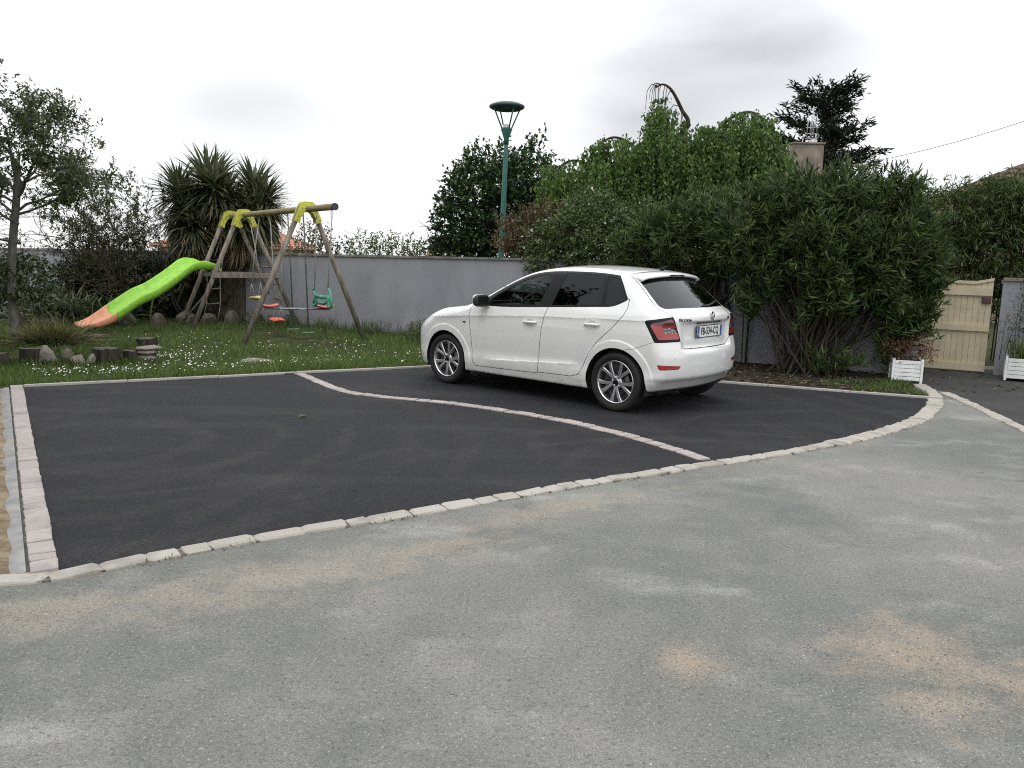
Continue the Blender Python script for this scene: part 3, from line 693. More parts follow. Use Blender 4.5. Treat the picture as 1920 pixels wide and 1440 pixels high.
# front: head lamp, grille, bumper
QF = lambda P: (P[:, 0] - P[:, 1], P[:, 2])
HL = [(2.09, .805), (2.20, .800), (2.58, .735), (2.66, .70), (2.60, .655), (2.38, .640), (2.26, .665)]
c = cen(); cut(isl('body') & (c[:, 0] > 2.7) & (c[:, 2] > .55), poly_d(HL, QF), 'head_lamp')
c = cen(); cut(isl('body') & (c[:, 0] > 2.7), poly_d([(0, .60), (.52, .61), (.50, .69), (.30, .72), (-.30, .72), (-.5, .69), (-.52, .61)], YZ), 'grille')
c = cen(); cut(isl('body') & (c[:, 0] > 2.7), poly_d([(-.45, .26), (.45, .26), (.52, .40), (-.52, .40)], YZ), 'air_intake')

CAR_AT, CAR_YAW = (1.58981, 8.64132, 0.006), 2.41683
car = empty('parked_car', CAR_AT, CAR_YAW)
tag(car, 'white five-door hatchback parked on the black tarmac bay', 'car')
# --- materials
s = NB('car_paint'); fl = s.noise(3.0, 3)
s.set(Base_Color=s.mix(s.rng(fl, .3, .7), (0.70, 0.705, 0.695), (0.735, 0.735, 0.72)), Roughness=0.35, Specular_IOR_Level=0.5, Coat_Weight=1.0, Coat_Roughness=0.04)
xyz = s.n('ShaderNodeSeparateXYZ'); s.l(s.tc.outputs['Object'], xyz.inputs[0])
dirt = s.math('MULTIPLY', s.rng(xyz.outputs['Z'], .50, .20), s.rng(s.noise(9, 6, .7), .40, .75))
s.l(s.mix(s.math('MULTIPLY', dirt, .35), s.mix(s.rng(fl, .3, .7), (0.70, 0.705, 0.695), (0.735, 0.735, 0.72)), (0.36, 0.33, 0.28)), s.b.inputs['Base Color'])
simple('car_gap', (0.006, 0.006, 0.006), 0.9, var=.1)
simple('car_black', (0.008, 0.008, 0.009), 0.35, var=.1, Specular_IOR_Level=.18)
simple('car_plastic', (0.022, 0.022, 0.023), 0.55, var=.1, bump=.1, bscale=300)
simple('car_lining', (0.030, 0.030, 0.032), 0.9, var=.2)
simple('car_dash', (0.05, 0.05, 0.052), 0.7, var=.2)
simple('car_seat', (0.055, 0.055, 0.06), 0.95, var=.3, vscale=30)
simple('tyre_rubber', (0.009, 0.009, 0.0095), 0.8, var=.25, bump=.2, bscale=120)
simple('alloy', (0.62, 0.62, 0.63), 0.32, metal=1.0, var=.05)
simple('alloy_dark', (0.10, 0.10, 0.105), 0.45, metal=.8, var=.1)
simple('chrome', (0.75, 0.75, 0.76), 0.12, metal=1.0, var=.03)
simple('lamp_red_lens', (0.33, 0.012, 0.016), 0.12, var=.15, vscale=25, Coat_Weight=1.0, Coat_Roughness=.03)
simple('lamp_dark_lens', (0.07, 0.008, 0.010), 0.10, var=.15, Coat_Weight=1.0, Coat_Roughness=.03)
s = NB('lamp_clear_lens'); fct = s.voro(55); s.set(Base_Color=s.mix(s.rng(fct, .1, .5), (0.75, 0.74, 0.72), (0.16, 0.15, 0.15)), Roughness=.12, Metallic=.6, Coat_Weight=1.0); s.bump(fct, .5, .01)
s = NB('head_lamp_lens'); fct = s.voro(38); s.set(Base_Color=s.mix(s.rng(fct, .15, .5), (0.25, 0.25, 0.26), (0.03, 0.03, 0.033)), Roughness=.1, Metallic=.5, Coat_Weight=1.0)
def glass(name, tint, refl_rough=.02, base=0.04):
    s = NB(name); s.t.nodes.remove(s.b)
    tr = s.n('ShaderNodeBsdfTransparent'); tr.inputs['Color'].default_value = (*tint, 1)
    gl = s.n('ShaderNodeBsdfGlossy'); gl.inputs['Roughness'].default_value = refl_rough; gl.inputs['Color'].default_value = (.95, .97, 1, 1)
    fr = s.n('ShaderNodeFresnel'); fr.inputs['IOR'].default_value = 1.34 if name != 'rear_glass' else 1.5
    sm = s.n('ShaderNodeMixShader'); s.l(fr.outputs[0], sm.inputs[0])
    s.l(tr.outputs[0], sm.inputs[1]); s.l(gl.outputs[0], sm.inputs[2]); s.l(sm.outputs[0], s.o.inputs['Surface'])
glass('clear_glass', (.55, .66, .60)); glass('privacy_glass', (.10, .11, .11)); glass('rear_glass', (.10, .105, .11))
PM = {'body': 'car_paint', 'underbody': 'car_gap', 'window_trim': 'car_black', 'front_side_window': 'clear_glass', 'rear_side_window': 'privacy_glass', 'quarter_window': 'privacy_glass',
      'gap': 'car_gap', 'front_door': 'car_paint', 'rear_door': 'car_paint', 'windscreen': 'clear_glass', 'bonnet': 'car_paint', 'rear_window': 'rear_glass', 'tail_lamp': 'car_black',
      'lamp_red': 'lamp_red_lens', 'lamp_clear': 'lamp_clear_lens', 'lamp_dark': 'lamp_dark_lens', 'tailgate': 'car_paint', 'rear_bumper': 'car_paint', 'reflector': 'lamp_red_lens',
      'head_lamp': 'head_lamp_lens', 'grille': 'car_plastic', 'air_intake': 'car_plastic'}
NAME = {'body': 'body_shell', 'gap': 'panel_gap', 'lamp_red': 'red_lens', 'lamp_clear': 'clear_lens', 'lamp_dark': 'dark_lens'}
PUSH = {'gap': -.007, 'front_side_window': -.004, 'rear_side_window': -.004, 'quarter_window': -.004, 'rear_window': -.003, 'windscreen': -.003, 'window_trim': -.001, 'grille': -.02, 'air_intake': -.03,
        'tail_lamp': .002, 'lamp_red': .003, 'lamp_clear': -.004, 'lamp_dark': .003, 'reflector': -.003}
def soup_obj(T, name, m, parent, push=0.0, flip=False):
    """weld a triangle soup, snap it onto the body surface and give it the surface's own normals"""
    V, inv = np.unique(np.round(T.reshape(-1, 3), 5), axis=0, return_inverse=True); inv = inv.ravel()
    sy = np.sign(T[:, :, 1].mean())
    P = V.copy(); P[:, 1] = np.abs(P[:, 1]); y0 = P[:, 1] < 1e-5
    P = snap(P, 2); P[y0, 1] = 0
    g = unit(sgrad(P)); g[y0, 1] = 0; g = unit(g)
    neg = V[:, 1] < 0; P[neg, 1] *= -1; g[neg, 1] *= -1
    P = P + g * push; F = inv.reshape(-1, 3)
    F = F[(F[:, 0] != F[:, 1]) & (F[:, 1] != F[:, 2]) & (F[:, 0] != F[:, 2])]
    if flip: F = F[:, ::-1]; g = -g
    me = mesh_np(name, P, F, True)
    if len(me.vertices) == len(g): me.normals_split_custom_set_from_vertices([tuple(v) for v in g])
    return link(name, me, m, parent)
MIR = SOUP.copy(); MIR[:, :, 1] *= -1; MIR = MIR[:, ::-1]
PAIRED = {'front_side_window', 'rear_side_window', 'quarter_window', 'front_door', 'rear_door', 'tail_lamp', 'lamp_red', 'lamp_clear', 'lamp_dark', 'reflector', 'head_lamp', 'window_trim'}
CARP = {}
for n in LN:
    if n in ('hole',) or n.endswith('_g'): continue
    m = LAB == lab(n)
    if not m.any(): continue
    sides = [SOUP[m], MIR[m]] if n in PAIRED else [np.concatenate([SOUP[m], MIR[m]])]
    for k, T in enumerate(sides):
        par = car
        if n.startswith('lamp_'): par = CARP[('tail_lamp', k)]
        if n.endswith('side_window'): par = CARP.get((n.replace('side_window', 'door'), k), car)
        CARP[(n, k)] = soup_obj(T, NAME.get(n, n), MATS[PM[n]], par, PUSH.get(n, 0.0))
# inner lining behind every painted or black panel of the cabin
m = np.isin(LAB, [lab(n) for n in ('body', 'front_door', 'rear_door', 'window_trim', 'gap', 'tailgate')])
T = np.concatenate([SOUP[m], MIR[m]]); cc = T.mean(1); T = T[(cc[:, 2] > .45) & (cc[:, 0] < 2.1)]
soup_obj(T, 'cabin_lining', MATS['car_lining'], car, -.022, True)
# --- wheel housings, wheels
for ax in AX:
    for sy in (-1, 1):
        mb = MB(); prof = [(AR + .002, .82), (AR + .01, .78), (AR + .012, .50), (.05, .48)]
        mb.lathe([(r, h * sy) for r, h in prof], (ax, 0, AZ), 'y', 40)
        mb.f = [f for f in mb.f if sum(mb.v[i][2] for i in f) / len(f) > .20]; mb.sm = [True] * len(mb.f)
        mb.build('wheel_housing', MATS['car_gap'], car)
MB().box((1.25, 0, .24), (3.3, 1.30, .10), bevel=.03).build('floor_pan', MATS['car_gap'], car)
def tyre_mesh():
    mb = MB(); R, w = .302, .100
    prof = [(.222, .078), (.232, .090), (.255, .099), (.275, .0985), (.290, .092), (.298, .080), (.301, .066)]
    for k, yy in enumerate((.046, .016, -.016, -.046)): prof += [(.3018, yy + .008), (.294, yy + .005), (.294, yy - .005), (.3018, yy - .008)]
    prof += [(r, -h) for r, h in prof[6::-1]]
    mb.lathe(prof, n=72, axis='y'); return mb.mesh('tyre')
def rim_mesh():
    mb = MB()
    mb.lathe([(.222, .080), (.218, .086), (.211, .084), (.205, .074), (.200, .040), (.188, .0), (.190, -.07), (.215, -.078)], n=64, axis='y')
    for k in range(5):
        for sgn in (-1, 1):
            a0 = 2 * math.pi * k / 5 + sgn * .115; a1 = 2 * math.pi * k / 5 + sgn * .275
            def pt(r, a, off, h): return (r * math.cos(a) - off * math.sin(a), h, r * math.sin(a) + off * math.cos(a))
            vs = []
            for r, a, wd, h in ((.040, a0 * 1.0, .0125, .066), (.10, (a0 * .62 + a1 * .38), .0150, .070), (.160, a0 * .25 + a1 * .75, .0180, .073), (.207, a1, .0215, .074)):
                vs += [pt(r, a, -wd, h - .006), pt(r, a, -wd * .75, h), pt(r, a, wd * .75, h), pt(r, a, wd, h - .006), pt(r, a, wd, h - .030), pt(r, a, -wd, h - .030)]
            fs = [(i * 6 + j, i * 6 + (j + 1) % 6, i * 6 + 6 + (j + 1) % 6, i * 6 + 6 + j) for i in range(3) for j in range(6)]
            mb.add(vs, fs, False)
    mb.lathe([(.0, .062), (.030, .062), (.033, .058), (.060, .060), (.066, .052), (.066, .02)], n=30, axis='y')
    return mb.mesh('rim')
def hub_meshes():
    cap = MB(); cap.lathe([(.0, .0665), (.024, .0660), (.028, .063), (.028, .055)], n=24, axis='y')
    lug = MB()
    lug.lathe([(.0, .064), (.008, .064), (.0095, .060), (.0095, .05)], (0, 0, 0), 'y', 8)
    disc = MB(); disc.lathe([(.06, .01), (.13, .012), (.132, -.005), (.06, -.006)], n=40, axis='y'); disc.lathe([(.188, -.02), (.06, -.03), (.0, -.03)], n=40, axis='y')
    return cap.mesh('centre_cap'), lug.mesh('wheel_bolt'), disc.mesh('brake_disc')
TY, RM = tyre_mesh(), rim_mesh(); HB = hub_meshes()
for me, mm in ((TY, 'tyre_rubber'), (RM, 'alloy'), (HB[0], 'car_black'), (HB[1], 'chrome'), (HB[2], 'alloy_dark')): me.materials.append(MATS[mm])
for ax in AX:
    for sy in (1, -1):
        w = bpy.data.objects.new('wheel', None); C.objects.link(w); w.parent = car; w.location = (ax, .742 * sy, AZ)
        w.rotation_euler = (0, random.uniform(0, 1.2) if sy > 0 and ax else 0.35, 0 if sy > 0 else math.pi)
        for nm_, me in (('tyre', TY), ('rim', RM), ('centre_cap', HB[0]), ('brake_disc', HB[2])): link(nm_, me, None, w)
        for k in range(5):
            a = 2 * math.pi * (k + .5) / 5; link('wheel_bolt', HB[1], None, w).location = (.047 * math.cos(a), 0, .047 * math.sin(a))
# --- spoiler with the third brake lamp
sec = [(-.00, 1.4245), (-.06, 1.418), (-.12, 1.407), (-.165, 1.394), (-.178, 1.382), (-.170, 1.366), (-.13, 1.362), (-.05, 1.368), (.02, 1.38)]
def swept(sec, ys, dx, dz, name, m, parent, sm=True):
    mb = MB(); vs = []; n = len(sec)
    for y in ys:
        for x, z in sec: vs.append((x + dx(y), y, z + dz(y)))
    fs = [(i * n + k, i * n + (k + 1) % n, (i + 1) * n + (k + 1) % n, (i + 1) * n + k) for i in range(len(ys) - 1) for k in range(n)]
    fs += [tuple(range(n - 1, -1, -1)), tuple((len(ys) - 1) * n + k for k in range(n))]
    mb.add(vs, fs, sm); return mb.build(name, m, parent)
ys = np.linspace(-.575, .575, 33)
spo = swept(sec, ys, lambda y: .155 * y * y + .06 * max(0, abs(y) - .5), lambda y: -.105 * y * y - .25 * max(0, abs(y) - .52), 'roof_spoiler', MATS['car_paint'], car)
swept([(-.182, 1.389), (-.170, 1.389), (-.166, 1.372), (-.179, 1.372)], np.linspace(-.145, .145, 9), lambda y: .155 * y * y, lambda y: -.105 * y * y, 'brake_lamp', MATS['lamp_dark_lens'], spo, False)
# --- mirrors, handles, badges
def superbox(c, size, rot, e=3.2, nu=14, nv=20, clip=None):
    mb = MB(); vs = []; c = Vector(c); pw = lambda t: math.copysign(abs(t) ** (2 / e), t)
    for i in range(nu + 1):
        la = -math.pi / 2 + math.pi * i / nu
        for k in range(nv):
            lo = 2 * math.pi * k / nv; v = Vector((pw(math.cos(la)) * pw(math.cos(lo)) * size[0] / 2, pw(math.cos(la)) * pw(math.sin(lo)) * size[1] / 2, pw(math.sin(la)) * size[2] / 2))
            if clip is not None: v.x = max(v.x, clip)
            vs.append(c + rot @ v)
    return mb.add(vs, [(i * nv + k, i * nv + (k + 1) % nv, (i + 1) * nv + (k + 1) % nv, (i + 1) * nv + k) for i in range(nu) for k in range(nv)], True)
for sy in (1, -1):
    Rz = Matrix.Rotation(-.16 * sy, 3, 'Z'); mc = Vector((1.795, .93 * sy, 1.040))
    mi = superbox(mc + Vector((.012, 0, .012)), (.125, .185, .120), Rz, clip=-.002).build('door_mirror', MATS['car_paint'], car)
    mb_ = superbox(mc, (.120, .192, .138), Rz, 3.6, clip=-.036); mb_.tube([(1.81, .80 * sy, 1.0), (1.80, .88 * sy, 1.005)], .026, 8); mb_.build('mirror_housing', MATS['car_plastic'], mi)
    superbox(mc + Rz @ Vector((-.034, 0, 0)), (.010, .155, .105), Rz, 5.0).build('mirror_glass', MATS['car_black'], mi)
    for (hx, hz, k) in ((1.12, .838, 'front_door'), (.295, .868, 'rear_door')):
        y0 = tev(T_W, hx) + tev(T_V, hz)
        mbm = MB(); mbm.tube([(hx + .095, (y0 + .002) * sy, hz - .004), (hx + .07, (y0 + .026) * sy, hz), (hx, (y0 + .032) * sy, hz + .002), (hx - .07, (y0 + .026) * sy, hz + .003), (hx - .095, (y0 + .002) * sy, hz + .002)], [.010, .013, .014, .013, .010], 8)
        hd = mbm.build('door_handle', MATS['car_paint'], CARP[(k, 0 if sy > 0 else 1)])
        mbm = MB(); mbm.lathe([(0, 0), (.03, .002), (.042, .0035)], (hx, 0, hz), 'y', 20)
        for i, v in enumerate(mbm.v): mbm.v[i] = (hx + (v[0] - hx) * 1.5, (y0 + .0035) * sy, v[2] - .004)
        if sy > 0: mbm.f = [f[::-1] for f in mbm.f]
        mbm.build('handle_recess_shade', simple('handle_shade', (0.52, 0.52, 0.51), .4, var=.05) if 'handle_shade' not in MATS else MATS['handle_shade'], hd)  # flat disc behind the handle; the recess shadow is painted as darker grey
mbm = MB(); mbm.box((2.13, .8665, .776), (.040, .004, .014)); mbm.build('fender_badge', MATS['car_black'], car)
mbm = MB(); mbm.tube([(.02, .0, 1.425), (.0, 0, 1.45), (-.05, 0, 1.475)], [.03, .014, .004], 8); mbm.build('roof_antenna', MATS['car_black'], car)
def rear_x(y, z, off=0.004):
    y = np.atleast_1d(np.asarray(y, float)); z = np.broadcast_to(np.asarray(z, float), y.shape)
    lo = np.full(y.shape, -.8); hi = np.full(y.shape, .3)
    for _ in range(24):
        m_ = (lo + hi) / 2; o_ = sdf(np.stack([m_, y, z], -1)) > 0
        lo = np.where(o_, m_, lo); hi = np.where(o_, hi, m_)
    r = (lo + hi) / 2 - off
    return float(r[0]) if len(r) == 1 else r
def text_on_rear(txt, name, yc, zc, h, m, parent, shear=0.0, squeeze=1.0, depth=.003, off=.004, tilt=0.0):
    cu = bpy.data.curves.new(name, 'FONT'); cu.body = txt; cu.size = h * 1.42; cu.align_x = 'CENTER'; cu.align_y = 'CENTER'; cu.extrude = depth; cu.shear = shear; cu.space_character = 1.05
    cu.offset = h * .035 if 'plate' in name else h * .02
    ob = bpy.data.objects.new('tmp', cu); C.objects.link(ob); dg = bpy.context.evaluated_depsgraph_get(); me = bpy.data.meshes.new_from_object(ob.evaluated_get(dg)); bpy.data.objects.remove(ob)
    V = np.array([v.co[:] for v in me.vertices]); V[:, 0] *= squeeze
    x0 = rear_x(yc, zc, off)
    W_ = np.stack([x0 - V[:, 2] + (V[:, 0] ** 2 + 2 * 0 * V[:, 0]) * 0, yc - V[:, 0], zc + V[:, 1]], 1)
    if off > 0:   # follow the curved panel
        W_[:, 0] = rear_x(W_[:, 1], zc, off) - V[:, 2] - tilt * V[:, 1]
    for v, w in zip(me.vertices, W_): v.co = w
    me.update(); me.materials.clear(); me.name = name
    return link(name, me, m, parent)
TG = CARP[('tailgate', 0)]
simple('badge_dark', (0.10, 0.10, 0.105), 0.25, metal=.9, var=.1)
text_on_rear('ŠKODA', 'letters', .455, .948, .026, MATS['badge_dark'], TG, 0, 1.25, .002, .003)
text_on_rear('FABIA', 'letters', -.44, .948, .024, MATS['badge_dark'], TG, 0, 1.2, .002, .003)
ex = rear_x(0, .985, .002)
em = MB(); em.lathe([(.0, -.002), (.036, -.004), (.041, -.006), (.043, -.002), (.043, .004)], (0, 0, 0), 'x', 32)
RM3 = Matrix.Rotation(.25, 3, 'Y')
em.v = [tuple(Vector((ex, 0, .985)) + RM3 @ Vector(v)) for v in em.v]; emb = em.build('emblem', MATS['car_black'], TG)
wing = MB(); fr = (Vector((ex - .0065, 0, .985)), RM3 @ Vector((0, -1, 0)), RM3 @ Vector((0, 0, 1)), RM3 @ Vector((-1, 0, 0)))
wing.prism([(-.030, -.010), (-.018, -.012), (.0, -.006), (.016, .010), (.022, .024), (.010, .030), (-.004, .022), (-.012, .012), (-.022, .004)], 0, .002, fr)
wing.prism([(-.012, -.028), (.012, -.026), (.016, -.014), (-.006, -.018)], 0, .002, fr)
wing.build('emblem_wing', MATS['chrome'], emb)
rg = MB(); rg.lathe([(.038, -.005), (.041, -.0075), (.044, -.005), (.0435, .0)], (0, 0, 0), 'x', 32); rg.v = [tuple(Vector((ex, 0, .985)) + RM3 @ Vector(v)) for v in rg.v]; rg.build('emblem_ring', MATS['chrome'], emb)
# number plate
px = rear_x(0, .825, .012)
simple('plate_white', (0.70, 0.71, 0.70), .35, var=.05); simple('plate_blue', (0.03, 0.09, 0.33), .35, var=.1); simple('plate_ink', (0.012, 0.012, 0.015), .5, var=.1)
pl = MB().box((px, 0, .825), (.006, .520, .110), bevel=.002).build('number_plate', MATS['plate_white'], TG)
MB().box((px + .004, 0, .825), (.006, .540, .126), bevel=.002).build('plate_holder', MATS['car_plastic'], pl)
for sy in (1, -1): MB().box((px - .0036, .239 * sy, .825), (.0012, .040, .108)).build('plate_band', MATS['plate_blue'], pl)
cu = text_on_rear('FB-534-CQ', 'plate_number', 0, .825, .072, MATS['plate_ink'], pl, 0, .74, .0006, 0)
_rx = rear_x(0, .825, 0)
for v in cu.data.vertices: v.co.x = px - .0040 - (0.0006 if v.co.x < _rx else 0)
simple('plate_print', (0.8, 0.8, 0.8), .5, var=.05)
t_ = text_on_rear('F', 'country_letter', .239, .795, .026, MATS['plate_print'], pl, 0, 1, .0003, 0)
for v in t_.data.vertices: v.co.x = px - .0048
# recess over the plate, wiper, sensors
MB().box((rear_x(0, .915, -.004), 0, .9125), (.02, .50, .010)).build('tailgate_handle', MATS['car_plastic'], TG)
wy = [(-.02, 1.075), (-.20, 1.088), (-.38, 1.105), (-.46, 1.112)]
wp = MB().tube([(rear_x(y, z, .012), y, z) for y, z in wy], [.012, .008, .007, .005], 6); wp.lathe([(0, 0), (.02, .004), (.022, .02)], (rear_x(0, 1.075, .014), 0, 1.075), 'x', 14)
wp.build('rear_wiper', MATS['car_plastic'], CARP[('rear_window', 0)])
for y in (.62, .26, -.26, -.62):
    se = MB(); se.lathe([(0, -.001), (.0095, -.001), (.011, .002)], (rear_x(y, .575, .0), y, .575), 'x', 16); se.build('parking_sensor', MATS['handle_shade'], CARP[('rear_bumper', 0)])
# --- cabin: seats, bench, dashboard, wheel
for sy in (1, -1):
    st = MB(); st.box((1.28, .36 * sy, .55), (.52, .50, .16), Matrix.Rotation(-.12, 3, 'Y'), .05); sb = st.build('front_seat', MATS['car_seat'], car)
    st = MB(); st.box((.98, .36 * sy, .86), (.15, .48, .62), Matrix.Rotation(-.30, 3, 'Y'), .06); st.build('seat_back', MATS['car_seat'], sb)
    st = MB(); st.box((.845, .36 * sy, 1.235), (.10, .25, .17), Matrix.Rotation(-.22, 3, 'Y'), .045); st.tube([(.875, .30 * sy, 1.1), (.855, .30 * sy, 1.2)], .008, 6); st.tube([(.875, .42 * sy, 1.1), (.855, .42 * sy, 1.2)], .008, 6); st.build('headrest', MATS['car_seat'], sb)
rb = MB().box((.36, 0, .56), (.5, 1.24, .16), bevel=.05).build('rear_bench', MATS['car_seat'], car)
MB().box((.09, 0, .86), (.14, 1.24, .58), Matrix.Rotation(-.38, 3, 'Y'), .05).build('bench_back', MATS['car_seat'], rb)
for y in (.40, -.40): MB().box((-.04, y, 1.17), (.09, .25, .13), Matrix.Rotation(-.25, 3, 'Y'), .04).build('headrest', MATS['car_seat'], rb)
MB().box((1.84, 0, .87), (.42, 1.44, .22), bevel=.07).build('dashboard', MATS['car_dash'], car)
sw = MB(); R_ = Matrix.Translation((1.54, .36, .965)) @ Matrix.Rotation(math.radians(66), 4, 'Y')
ring = [R_ @ Vector((.178 * math.cos(a), .178 * math.sin(a), 0)) for a in np.linspace(0, 2 * math.pi, 33)]
sw.tube(ring, .015, 8, cap=False); sw.tube([R_ @ Vector((0, -.17, 0)), R_ @ Vector((0, .17, 0))], .018, 6); sw.tube([R_ @ Vector((0, 0, 0)), R_ @ Vector((.17, 0, 0))], .02, 6); sw.tube([R_ @ Vector((0, 0, -.01)), R_ @ Vector((0, 0, .3))], .03, 8); sw.lathe([(0, .02), (.06, .015), (.07, 0)], (0, 0, 0), 'z', 16)
nv = 16 * 3; sw.v = sw.v[:-nv] + [tuple(R_ @ (Vector((v[0], v[1], -v[2])))) for v in sw.v[-nv:]]
sw.build('steering_wheel', MATS['car_dash'], car)
# ================================================================== WALLS, GATE, HOUSES, LAMP
s = NB('grey_render')
col = s.mix(s.rng(s.noise(1.1, 5), .35, .65), (0.250, 0.259, 0.284), (0.300, 0.309, 0.334)); col = s.mix(s.rng(s.noise(4.5, 5, .65, stretch=(1, 1, .25)), .52, .72, 0, .45), col, (0.22, 0.224, 0.232))
gp_n = s.n('ShaderNodeNewGeometry'); zz = s.n('ShaderNodeSeparateXYZ'); s.l(gp_n.outputs['Position'], zz.inputs[0])
splash = s.math('MULTIPLY', s.rng(zz.outputs['Z'], .45, .05), s.rng(s.noise(5, 6, .7), .35, .7)); col = s.mix(s.math('MULTIPLY', splash, .55), col, (0.13, 0.115, 0.09))
run_ = s.math('MULTIPLY', s.rng(zz.outputs['Z'], .8, 1.5), s.rng(s.noise(7, 5, .7, stretch=(1, 1, .06)), .54, .70)); col = s.mix(s.math('MULTIPLY', run_, .25), col, (0.16, 0.16, 0.155))
s.set(Base_Color=col, Roughness=.92, Specular_IOR_Level=.2); s.bump(s.noise(110, 5, .75), .3, .005)
simple('coping_stone', (0.17, 0.16, 0.14), .92, var=.45, vscale=5, bump=.6, bscale=45)
simple('cream_board', (0.50, 0.44, 0.30), .5, var=.10, vscale=4, bump=.12, bscale=90)
simple('brown_metal', (0.07, 0.035, 0.03), .6, var=.3)
simple('weathered_post', (0.42, 0.38, 0.30), .85, var=.2, bump=.3)
simple('white_wood', (0.70, 0.72, 0.71), .5, var=.10, vscale=8, bump=.15, bscale=80)
simple('cream_render', (0.50, 0.38, 0.26), .9, var=.1, vscale=2, bump=.2)
simple('orange_tile', (0.42, 0.20, 0.125), .85, var=.35, vscale=5, bump=.4)
simple('brown_tile', (0.13, 0.085, 0.065), .85, var=.4, vscale=8, bump=.5)
simple('chimney_render', (0.20, 0.165, 0.135), .92, var=.3, vscale=3, bump=.5)
simple('lamp_green', (0.030, 0.135, 0.115), .42, var=.18, vscale=7)
simple('lamp_dark_green', (0.022, 0.055, 0.050), .45, var=.2)
simple('opal_glass', (0.70, 0.72, 0.70), .25, var=.05)
simple('galvanised', (0.40, 0.41, 0.42), .4, metal=.8, var=.2)
def wall_run(name, pts, h, th, label, coping=True):
    """rendered wall along pts with a coping; faces kept apart by a few millimetres"""
    root = empty(name, (pts[0][0], pts[0][1], 0)); tag(root, label, 'wall')
    o0 = Vector((pts[0][0], pts[0][1], 0))
    P = np.array(pts, float); T = np.gradient(P, axis=0); T /= np.linalg.norm(T, axis=1)[:, None]; Nn = np.stack([-T[:, 1], T[:, 0]], 1)
    def run(w, z0, z1, off=0.0):
        n = len(P); vs = []
        for i in range(n):
            for sgn, z in ((1, z0), (1, z1), (-1, z1), (-1, z0)): vs.append(Vector((*(P[i] + Nn[i] * (sgn * w / 2 + off)), z)) - o0)
        fs = [(i * 4 + k, i * 4 + (k + 1) % 4, i * 4 + 4 + (k + 1) % 4, i * 4 + 4 + k) for i in range(n - 1) for k in range(4)] + [(3, 2, 1, 0), tuple((n - 1) * 4 + k for k in range(4))]
        return MB().add(vs, fs)
    run(th, -.15, h).build('wall_face', MATS['grey_render'], root)
    if coping:
        run(th + .06, h + .001, h + .022).build('coping', MATS['coping_stone'], root)
        run(th + .015, h + .023, h + .042).build('coping_crown', MATS['coping_stone'], root)
    return root
WA, WB = np.array([-16.0, 23.7]), np.array([5.55, 11.30])
pts = [tuple(WA + (WB - WA) * t) for t in np.linspace(0, 1, 30)]
wall_run('garden_wall', pts, 1.50, .20, 'long grey rendered garden wall with dark coping behind the swing set and car')
wall_run('gate_return_wall', [(5.66, 11.42), (6.02, 12.30)], 1.46, .20, 'short grey wall left of the cream gate, half hidden by the oleander', True)
# --- gate: tongue and groove boards with three rails and a swept top
G1, G2 = Vector((6.10, 12.26, 0)), Vector((6.965, 11.722, 0)); gx = (G2 - G1).normalized(); gn = Vector((gx.y, -gx.x, 0)); gz = Vector((0, 0, 1)); gl = (G2 - G1).length
gate = empty('garden_gate', G1); tag(gate, 'cream boarded garden gate with swept top beside the grey wall', 'gate')
fr = (Vector((0, 0, 0)), gx, gz, gn)
def gtop(u): return 1.30 + .13 * (0.5 + 0.5 * math.cos(math.pi * min(1, u / (gl * .62)))) + (.05 * max(0, (u / gl - .80) / .2))
nb_ = 13
for i in range(nb_):
    u0, u1 = gl * i / nb_ + .0018, gl * (i + 1) / nb_ - .0018
    MB().prism([(u0, .045), (u1, .045), (u1, gtop(u1)), (u0, gtop(u0))], -.010 + .0008 * (i % 3), .010, fr).build('board', MATS['cream_board'], gate)
MB().prism([(0.002, .05), (gl - .002, .05), (gl - .002, 1.28), (0.002, 1.28)], -.016, -.0115, fr).build('backing_panel', MATS['cream_board'], gate)
for z0, z1 in ((.025, .13), (.615, .705), (1.135, 1.245)):
    MB().prism([(0, z0), (gl, z0), (gl, z1), (0, z1)], .0112, .042, fr).build('rail', MATS['cream_board'], gate)
cv = [(u, gtop(u)) for u in np.linspace(0, gl, 15)]
MB().prism([(u, z + .002) for u, z in cv] + [(u, z + .045) for u, z in cv[::-1]], -.020, .030, fr).build('top_moulding', MATS['cream_board'], gate)
MB().box(gx * (gl - .07) + gz * 1.075 + gn * .03, (.12, .05, .10), Matrix.Rotation(math.atan2(gx.y, gx.x), 3, 'Z'), .01).build('lock_box', MATS['brown_metal'], gate)
for z in (.55, 1.0): MB().tube([gx * (gl + .005) + gz * (z - .04), gx * (gl + .005) + gz * (z + .04)], .012, 8).build('hinge', MATS['brown_metal'], gate)
# pillars
gp = MB().box((0, 0, .66), (.07, .12, 1.42), Matrix.Rotation(math.atan2(gx.y, gx.x), 3, 'Z'), .008).build('gate_post', MATS['weathered_post'], None); gp.location = G1 - gx * .05
tag(gp, 'pale post at the hinge side of the cream gate behind the oleander', 'post')
wall_run('side_wall', [(7.06, 11.66), (7.6, 11.33), (9.2, 10.35), (12.0, 8.6)], 1.36, .20, 'grey rendered wall right of the cream gate with bamboo in front', True)

